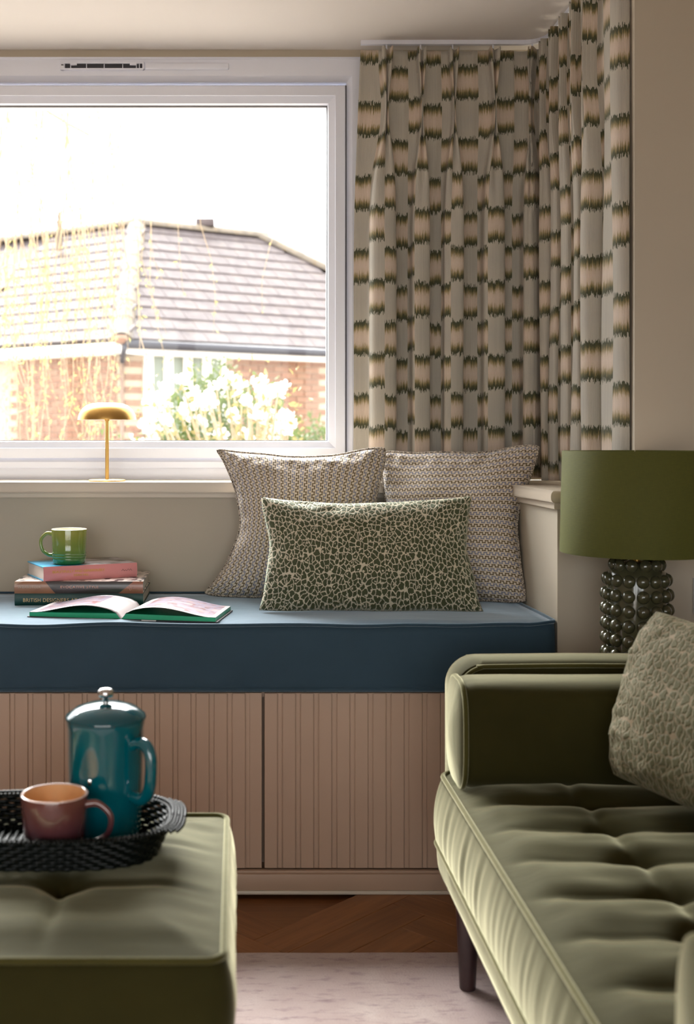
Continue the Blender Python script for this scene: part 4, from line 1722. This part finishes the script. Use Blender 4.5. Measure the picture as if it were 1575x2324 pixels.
E0 = Vector((-1.30, 13.0, 0))
uR = Vector((.869, .494, 0)).normalized()
uL = Vector((-.834, .55, 0)).normalized()
nR = Vector((uR.y, -uR.x, 0))     # outward (towards us)
nL = Vector((-uL.y, uL.x, 0))
EZ, RZT = 2.17, 3.95
P0 = Vector((-1.34, 15.5, RZT))
P1 = P0 + uR * 1.9
P2_ = P0 + uL * 7.0
LR, LL = 5.8, 8.0
E1 = E0 + uR * LR
E2 = E0 + uL * LL


def noisy_mat(name, cols, scale, rough=.8, rnd=.3):
    m, nt, b = new_mat(name, cols[0], rough)
    oi = nd(nt, 'ShaderNodeObjectInfo')
    v = nd(nt, 'ShaderNodeVectorMath', {0: coord(nt), 1: nd(nt, 'ShaderNodeCombineXYZ', {0: mth(nt, 'MULTIPLY', oi.outputs['Random'], 31.0)}).outputs[0]}, operation='ADD').outputs[0]
    n = nois(nt, v, scale, 4, .6)
    c = ramp(nt, n, [(.3 + .4 * k / max(1, len(cols) - 1), q) for k, q in enumerate(cols)])
    c = mix(nt, mth(nt, 'MULTIPLY', oi.outputs['Random'], rnd), c, tuple(x * .55 for x in cols[0]))
    nt.links.new(c, b.inputs['Base Color'])
    bump(nt, b, n, .3, .01)
    return m


M['tile'] = noisy_mat('concrete_roof_tile', [S(70, 60, 60), S(84, 74, 74), S(100, 88, 82)], 7, .8, .12)
M['ridge'] = noisy_mat('lichened_ridge_tile', [S(96, 87, 77), S(116, 106, 94), S(114, 96, 70)], 9)
M['brick'] = noisy_mat('house_brick', [S(132, 92, 74), S(146, 112, 92), S(142, 118, 99)], 12, .9, .35)
M['mortar'] = noisy_mat('mortar', [S(170, 152, 134), S(178, 162, 142)], 6, .95, 0)
M['fascia'] = new_mat('white_fascia', S(238, 234, 230), .5)[0]
M['gutter'] = new_mat('black_gutter', S(52, 50, 58), .4)[0]
M['far_glass'] = new_mat('house_window_glass', S(112, 120, 106), .3)[0]
M['net'] = new_mat('net_curtain', S(226, 226, 220), .9)[0]

hs = thing('house', 'brick house with hipped tiled roof seen through the window', 'house', (E0.x, E0.y + 1, GZ))
# walls (set back under the eaves)
WB = .22
c0 = E0 - nR * WB
# corner of the two wall planes
A2 = Vector((uR.x, uR.y)); B2 = Vector((uL.x, uL.y))
q0R, q0L = E0 - nR * WB, E0 - nL * WB
den = A2.x * (-B2.y) + B2.x * A2.y
dxy = q0L - q0R
s_ = (dxy.x * (-B2.y) + B2.x * dxy.y) / den
Wc = q0R + uR * s_


def wall_mesh(name, u, L, back):
    a, b_ = Wc.copy(), Wc + u * L
    pts = [a, b_, b_ + back * .25, a + back * .25]
    V = [(p.x, p.y, GZ) for p in pts] + [(p.x, p.y, EZ - .06) for p in pts]
    f = [(0, 1, 5, 4), (1, 2, 6, 5), (2, 3, 7, 6), (3, 0, 4, 7), (4, 5, 6, 7)]
    return mesh(name, V, f, M['mortar'], hs)


wR = wall_mesh('wall', uR, LR - .4, -nR)
wL = wall_mesh('wall', uL, LL - .4, -nL)
BL, BH = .215, .065
bo = box('brick', (-BL / 2, -.012, -BH / 2), (BL / 2, .012, BH / 2), M['brick'], wR, .0, 1, local=True)
bkme = bo.data
bpy.data.objects.remove(bo)
win_s0, win_s1, win_z0, win_z1 = .27, 1.30, 1.15, EZ - .06
for (u, n, w, smax) in ((uR, nR, wR, 2.75), (uL, nL, wL, 1.75)):
    rz = math.atan2(u.y, u.x)
    for r in range(15):
        z = EZ - .10 - r * .075
        s = .11 + (.11 if r % 2 else 0)
        while s < smax:
            if not (w is wR and win_s0 - .1 < s < win_s1 + .1 and z > win_z0 - .02):
                p = Wc + u * s + n * .004
                piece('brick', bkme, w, (p.x, p.y, z), (0, 0, rz))
            s += .225
# window in the right-hand wall
rzR = math.atan2(uR.y, uR.x)
hw = link('window', None, hs)


def on_wall(s, o, z):
    p = Wc + uR * s + nR * o
    return (p.x, p.y, z)


def wbox(name, s0, s1, o0, o1, z0, z1, m, parent):
    V = [on_wall(s, o, z) for z in (z0, z1) for (s, o) in ((s0, o0), (s1, o0), (s1, o1), (s0, o1))]
    return mesh(name, V, [(0, 1, 5, 4), (1, 2, 6, 5), (2, 3, 7, 6), (3, 0, 4, 7), (4, 5, 6, 7), (3, 2, 1, 0)], m, parent)


edges = [win_s0, win_s0 + .2575, win_s0 + .515, win_s0 + .7725, win_s1]
for k in range(4):
    wbox('pane', edges[k], edges[k + 1], .006, .012, win_z0, win_z1, M['far_glass'], hw)
    wbox('net_curtain', edges[k] + .05, edges[k] + .10, .013, .016, win_z0, win_z1, M['net'], hw)
for k, s in enumerate(edges):
    wbox('mullion', s - .03, s + .03, .004, .04, win_z0, win_z1, M['fascia'], hw)
wbox('window_head', win_s0 - .03, win_s1 + .03, .004, .042, win_z1 - .05, win_z1, M['fascia'], hw)
wbox('window_ledge', win_s0 - .05, win_s1 + .05, .004, .06, win_z0 - .05, win_z0, M['fascia'], hw)

# roof planes
def rv(p, z): return (p.x, p.y, z)


V = [rv(E0, EZ), rv(E1, EZ), tuple(P1), tuple(P0), rv(E2, EZ), tuple(P2_), rv(E1 + Vector((-2, 6, 0)), EZ), rv(E2 + Vector((2, 6, 0)), EZ)]
roof = mesh('roof', V, [(0, 1, 2, 3), (4, 0, 3, 5), (1, 6, 2), (6, 7, 5, 3, 2)], M['tile'], hs)
GA = 12
TW = .30
to = box('roof_tile', (-TW / 2 + .0006, 0, 0), (TW / 2 - .0006, .265, .026), M['tile'], roof, .004, 1, local=True)
tme = to.data
bpy.data.objects.remove(to)
cnt = 0
for (u, n, L, dist_top, smax, top) in ((uR, nR, LR, 1.9, 3.7, P0), (uL, nL, LL, 7.0, 2.9, P0)):
    rel = Vector((P0.x - E0.x, P0.y - E0.y, 0))
    s_top = rel.dot(u)
    run = rel.dot(-n)
    rise = RZT - EZ
    sl = math.hypot(run, rise)
    up = (-n) * (run / sl) + Vector((0, 0, rise / sl))
    nor = u.cross(up).normalized()
    if nor.z < 0: nor = -nor
    g = sl / GA
    lo_l = s_top
    xaxis = u if nor.dot(u.cross(up)) > 0 else -u
    tilt = .055
    upt = (up * math.cos(tilt) - nor * math.sin(tilt)).normalized()
    nrt = xaxis.cross(upt).normalized()
    R = Matrix((xaxis, upt, nrt)).transposed().to_euler()
    for r in range(GA):
        h0 = (r + .5) / GA
        a0 = s_top * h0
        a1 = L - h0 * (L - (s_top + dist_top))
        s = a0 + .02 - (TW / 2 if r % 2 else 0)
        while s < min(a1 - .05, smax):
            if s > a0 - .04:
                p = E0 + u * s + up * (r * g - .012) + Vector((0, 0, EZ)) + nor * .018
                piece('roof_tile', tme, roof, p, R)
                cnt += 1
            s += TW
# ridge and hip tiles
V, Fc = [], []
for k, yy in enumerate((0, .43)):
    for q in range(9):
        a = PI * q / 8
        rr = .125 + (.006 if k == 0 else 0)
        V.append((rr * math.cos(a), yy, rr * .8 * math.sin(a)))
for k, yy in enumerate((0, .43)):
    for q in range(9):
        a = PI * q / 8
        rr = .108
        V.append((rr * math.cos(a), yy, rr * .8 * math.sin(a)))
for q in range(8):
    Fc += [(q, q + 1, 9 + q + 1, 9 + q), (18 + q, 27 + q, 27 + q + 1, 18 + q + 1), (q, 18 + q, 18 + q + 1, q + 1), (9 + q, 9 + q + 1, 27 + q + 1, 27 + q)]
ro = mesh('ridge_tile', V, Fc, M['ridge'], roof, smooth=False, local=True)
rme = ro.data
bpy.data.objects.remove(ro)


def ridge_run(a, b_, n0=0):
    d = (b_ - a)
    L = d.length
    d.normalize()
    side = d.cross(Vector((0, 0, 1))).normalized()
    up = side.cross(d).normalized()
    R = Matrix((side, d, up)).transposed().to_euler()
    k = 0
    while k * .40 < L - .1:
        piece('ridge_tile', rme, roof, a + d * (k * .40) + up * -.01, R)
        k += 1


ridge_run(Vector((E0.x, E0.y, EZ + .01)), P0)
ridge_run(P0, P1)
ridge_run(P0, P0 + uL * 3.2)
ridge_run(Vector((E1.x, E1.y, EZ)), P1)
pcap = E0 + Vector((0, -.02, EZ + .01))
lathe('hip_end', [(0, .05), (.06, .045), (.09, .0), (.06, -.05), (0, -.06)], M['brick'], roof, tuple(pcap), 12)
p = P0 + uR * 1.05
box('ridge_vent', (p.x - .13, p.y - .12, p.z + .06), (p.x + .13, p.y + .12, p.z + .17), M['tile'], roof, .02)


def eave(name, u, n, L, o0, o1, z0, z1, m):
    a, b_ = E0 + u * 0.0, E0 + u * L
    V = []
    for z in (z0, z1):
        for p_, o in ((a, o0), (b_, o0), (b_, o1), (a, o1)):
            q = p_ + n * o
            V.append((q.x, q.y, z))
    return mesh(name, V, [(0, 1, 5, 4), (1, 2, 6, 5), (2, 3, 7, 6), (3, 0, 4, 7), (4, 5, 6, 7), (3, 2, 1, 0)], m, hs)


eave('fascia', uR, nR, LR, -.02, .005, EZ - .15, EZ - .02, M['fascia'])
eave('fascia', uL, nL, LL, -.02, .005, EZ - .13, EZ - .02, M['fascia'])
eave('soffit', uR, nR, LR, -.30, -.02, EZ - .15, EZ - .14, M['fascia'])
eave('soffit', uL, nL, LL, -.30, -.02, EZ - .15, EZ - .14, M['fascia'])
ga = E0 + nR * .055 + uR * .02
gb = E0 + nR * .055 + uR * LR
tube('gutter', [(ga.x, ga.y, EZ - .045), (gb.x, gb.y, EZ - .045)], .048, M['gutter'], hs, 12)
dp = ga - Vector((0.02, -.02, 0))
tube('downpipe_bend', smooth_path([(ga.x, ga.y, EZ - .06), (ga.x - .01, ga.y, EZ - .12), (Wc.x - .02, Wc.y - .06, EZ - .22), (Wc.x - .02, Wc.y - .06, EZ - .25)], 5), .030, M['gutter'], hs, 10)
M['brown_pipe'] = new_mat('faded_brown_pipe', S(132, 108, 92), .6)[0]
tube('downpipe', [(Wc.x - .02, Wc.y - .06, EZ - .25), (Wc.x - .02, Wc.y - .06, GZ)], .026, M['brown_pipe'], hs, 10)
vp = Vector((px(135, 15.6), 15.6))
lathe('vent_pipe', [(0, 0), (.042, 0), (.040, .36), (.055, .39), (.03, .42), (.028, .52), (.0, .54)], M['ridge'], hs, (vp.x, vp.y, 3.62), 14)


# ---- plants
def leaf_mat(name, c1, c2, trans=.35):
    m, nt, b = new_mat(name, c1, .6)
    n = nois(nt, coord(nt), 14, 3)
    c = mix(nt, n, c1, c2)
    nt.links.new(c, b.inputs['Base Color'])
    tr = nd(nt, 'ShaderNodeBsdfTranslucent', {0: c})
    mx = nd(nt, 'ShaderNodeMixShader', {0: trans, 1: b.outputs[0], 2: tr.outputs[0]})
    nt.links.new(mx.outputs[0], nt.nodes['Material Output'].inputs[0])
    return m


M['hedge'] = leaf_mat('evergreen_leaf', S(70, 86, 42), S(104, 116, 64))
M['willow'] = leaf_mat('young_willow_leaf', S(150, 146, 84), S(172, 166, 110), .4)
M['mag_leaf'] = leaf_mat('young_magnolia_leaf', S(120, 112, 66), S(150, 138, 92), .35)
M['petal'] = leaf_mat('white_petal', S(228, 222, 214), S(216, 204, 194), .35)
M['bark'] = noisy_mat('pale_bark', [S(150, 130, 104), S(186, 166, 138)], 30, .9, 0)


def rnd(a, b_): return random.uniform(a, b_)


def leaves(name, pts, size, m, parent, aspect=.45, droop=0.0):
    V, Fc = [], []
    for p in pts:
        d = Vector((rnd(-1, 1), rnd(-1, 1), rnd(-1, 1) - droop)).normalized()
        w = d.cross(Vector((rnd(-1, 1), rnd(-1, 1), rnd(-1, 1)))).normalized()
        s = size * rnd(.6, 1.3)
        p = Vector(p)
        k = len(V)
        nrm_ = d.cross(w) * s * .12
        V += [p, p + d * s * .5 + w * s * aspect * .5 + nrm_, p + d * s, p + d * s * .5 - w * s * aspect * .5 + nrm_]
        Fc += [(k, k + 1, k + 2), (k, k + 2, k + 3)]
    o = mesh(name, V, Fc, m, parent)
    o['kind'] = 'stuff'
    return o


def shrub(label, c, r, h, n, size=.07, group='green shrubs by the house'):
    root = thing('evergreen_shrub', label, 'shrub', (c[0], c[1], GZ), group)
    pts = []
    while len(pts) < n:
        v = Vector((rnd(-1, 1), rnd(-1, 1), rnd(-1, 1)))
        if .45 < v.length < 1.0:
            q = 1 + .22 * nz(v.x * 2.2 + c[0], v.y * 2.2, v.z * 2.2)
            pts.append((c[0] + v.x * r[0] * q, c[1] + v.y * r[1] * q, GZ + h / 2 + v.z * h / 2 * q))
    leaves('foliage', pts, size, M['hedge'], root, .5)
    br = []
    for k in range(7):
        a = 2 * PI * k / 7
        br.append(([(c[0], c[1], GZ), (c[0] + .3 * r[0] * math.cos(a), c[1] + .3 * r[1] * math.sin(a), GZ + h * .35), (c[0] + .7 * r[0] * math.cos(a), c[1] + .7 * r[1] * math.sin(a), GZ + h * .7)], [.025, .018, .006]))
    tubes('stems', br, M['bark'], root, 6)


shrub('dark green shrub directly behind the white magnolia', (px(500, 9.3), 9.3, 0), (.72, .42), 1.98, 5200)
shrub('rounded green shrub below the bare brick wall, beside the window frame', (px(695, 10.6), 10.6, 0), (.55, .42), 1.62, 2600)
shrub('low green shrub behind the brass lamp', (px(225, 8.3), 8.3, 0), (.42, .35), 1.42, 2000)


# magnolia
MD = 6.6
mg = thing('magnolia', 'white flowering magnolia bush outside the window', 'shrub', (px(560, MD), MD, GZ))
tr = Vector((px(548, MD), MD, GZ))
heads = [(408, 862), (440, 900), (470, 905), (512, 868), (494, 880), (530, 868), (462, 905), (452, 925), (475, 915), (372, 886), (348, 905), (368, 912), (344, 925),
         (360, 930), (425, 935), (412, 940), (580, 870), (560, 880), (600, 885), (618, 897), (630, 893), (545, 905), (560, 915), (520, 945), (600, 925), (612, 915), (622, 935),
         (640, 945), (632, 960), (650, 950), (655, 965), (600, 960), (615, 970), (590, 950), (340, 960), (330, 968), (352, 965), (333, 990), (345, 985), (640, 985), (625, 990), (500, 985), (562, 995), (570, 945), (455, 960), (375, 955), (640, 975), (655, 945), (325, 950), (310, 1000)]
brn = []
hp = []
for (hx, hy_) in heads:
    d = MD + rnd(-.32, .32)
    p = Vector((px(hx + rnd(-4, 4), d), d, pz(hy_ + rnd(-3, 3), d)))
    hp.append(p)
    a = rnd(.35, .6)
    m1 = tr.lerp(p, .35) + Vector((0, 0, .22))
    m1.x = tr.x + (p.x - tr.x) * .25
    m2 = tr.lerp(p, .7) + Vector((rnd(-.05, .05), rnd(-.05, .05), .10))
    brn.append((smooth_path([tr + Vector((rnd(-.04, .04), 0, .3)), m1, m2, p], 4), [.022 - .0015 * k for k in range(13)]))
tubes('branches', brn, M['bark'], mg, 5)
tube('trunk', [tr, tr + Vector((0, 0, .2)), tr + Vector((.01, 0, .45))], [.05, .045, .03], M['bark'], mg, 8)
V, Fc = [], []
for k in range(8):
    a = 2 * PI * k / 8 + rnd(-.15, .15)
    ti = .55 if k % 2 else .15
    dr = Vector((math.cos(a) * math.cos(ti), math.sin(a) * math.cos(ti), math.sin(ti)))
    sd = Vector((-math.sin(a), math.cos(a), 0))
    nn = dr.cross(sd)
    b0 = len(V)
    for (t, w, c_) in ((0.05, .10, 0), (.45, .28, -.06), (.8, .30, -.02), (1.0, .08, .10)):
        V += [dr * t + sd * w + nn * (c_ - .05), dr * t + nn * c_, dr * t - sd * w + nn * (c_ - .05)]
    for q in range(3):
        i0 = b0 + q * 3
        Fc += [(i0, i0 + 1, i0 + 4, i0 + 3), (i0 + 1, i0 + 2, i0 + 5, i0 + 4)]
bo = mesh('blossom', V, Fc, M['petal'], mg, smooth=True, local=True)
blm = bo.data
bpy.data.objects.remove(bo)
for p in hp:
    for k in range(2):
        q = p + Vector((rnd(-.035, .035), rnd(-.05, .05), rnd(-.03, .03)))
        s = rnd(.036, .052)
        piece('blossom', blm, mg, q, (rnd(-1.1, 1.1), rnd(-1.1, 1.1), rnd(0, 6)), (s, s, s))
pts = []
for _ in range(900):
    p = random.choice(hp)
    t = rnd(.45, 1.05)
    q = tr.lerp(p, t) + Vector((rnd(-.12, .12), rnd(-.15, .15), rnd(-.05, .12)))
    pts.append(q)
leaves('foliage', pts, .045, M['mag_leaf'], mg, .5)

# weeping willow hanging in from beyond the left of the frame
wl = thing('willow_tree', 'weeping willow with thin yellow green hanging twigs outside the window', 'tree', (-3.1, 7.6, GZ))
tube('trunk', smooth_path([(-3.1, 7.6, GZ), (-3.05, 7.6, 1.0), (-2.95, 7.55, 2.2), (-2.7, 7.5, 3.4)], 6), [.16 - .004 * k for k in range(19)], M['bark'], wl, 10)
limbs = []
twigs = []
lv = []
tops = []
for (tx, ty, tz) in ((-1.2, 7.3, 3.6), (-.9, 7.0, 2.9), (-1.9, 7.0, 3.3), (.2, 7.4, 3.7), (-1.6, 6.8, 2.2)):
    pth = smooth_path([(-2.8, 7.5, 3.0), ((-2.8 + tx) / 2, (7.5 + ty) / 2, tz + .5), (tx, ty, tz)], 8)
    limbs.append((pth, [.035 - .0017 * k for k in range(len(pth))]))
    tops += pth[6:]
tubes('limbs', limbs, M['bark'], wl, 6)
for k in range(150):
    t0 = random.choice(tops) + Vector((rnd(-.5, .5), rnd(-.3, .3), rnd(-.1, .3)))
    if rnd(0, 1) < .75:
        t0.x = rnd(-1.75, -.62)
    ln = rnd(1.2, 2.9)
    if t0.x > -.6: ln = min(ln, t0.z - rnd(1.55, 2.0))
    if ln < .3: continue
    sw = rnd(-.35, .35)
    pth = [t0 + Vector((sw * (q / 9) ** 1.5 + .03 * math.sin(q * 1.7 + k), .04 * math.sin(q + k), -ln * q / 9)) for q in range(10)]
    twigs.append((pth, [.004 - .0003 * q for q in range(10)]))
    n = int(ln * 18)
    for q in range(n):
        t = rnd(.05, 1) * 8.99
        i = int(t)
        if pth[i].z > 2.3 and rnd(0, 1) > .12: continue
        lv.append(pth[i].lerp(pth[i + 1], t - i) + Vector((rnd(-.02, .02), rnd(-.02, .02), 0)))
# a few bare crooked branches low on the left
for k in range(8):
    a = Vector((rnd(-2.1, -1.7), rnd(6.2, 6.9), rnd(1.3, 2.1)))
    pth = [a]
    for q in range(7):
        pth.append(pth[-1] + Vector((rnd(.06, .16), rnd(-.05, .05), rnd(-.13, .10))))
    twigs.append((pth, [.009 - .001 * q for q in range(8)]))
    for q in pth[2:]:
        lv += [q + Vector((rnd(-.05, .05), 0, rnd(-.08, .02))) for _ in range(3)]
tubes('twigs', twigs, M['bark'], wl, 4)
leaves('foliage', lv, .034, M['willow'], wl, .34, 1.0)
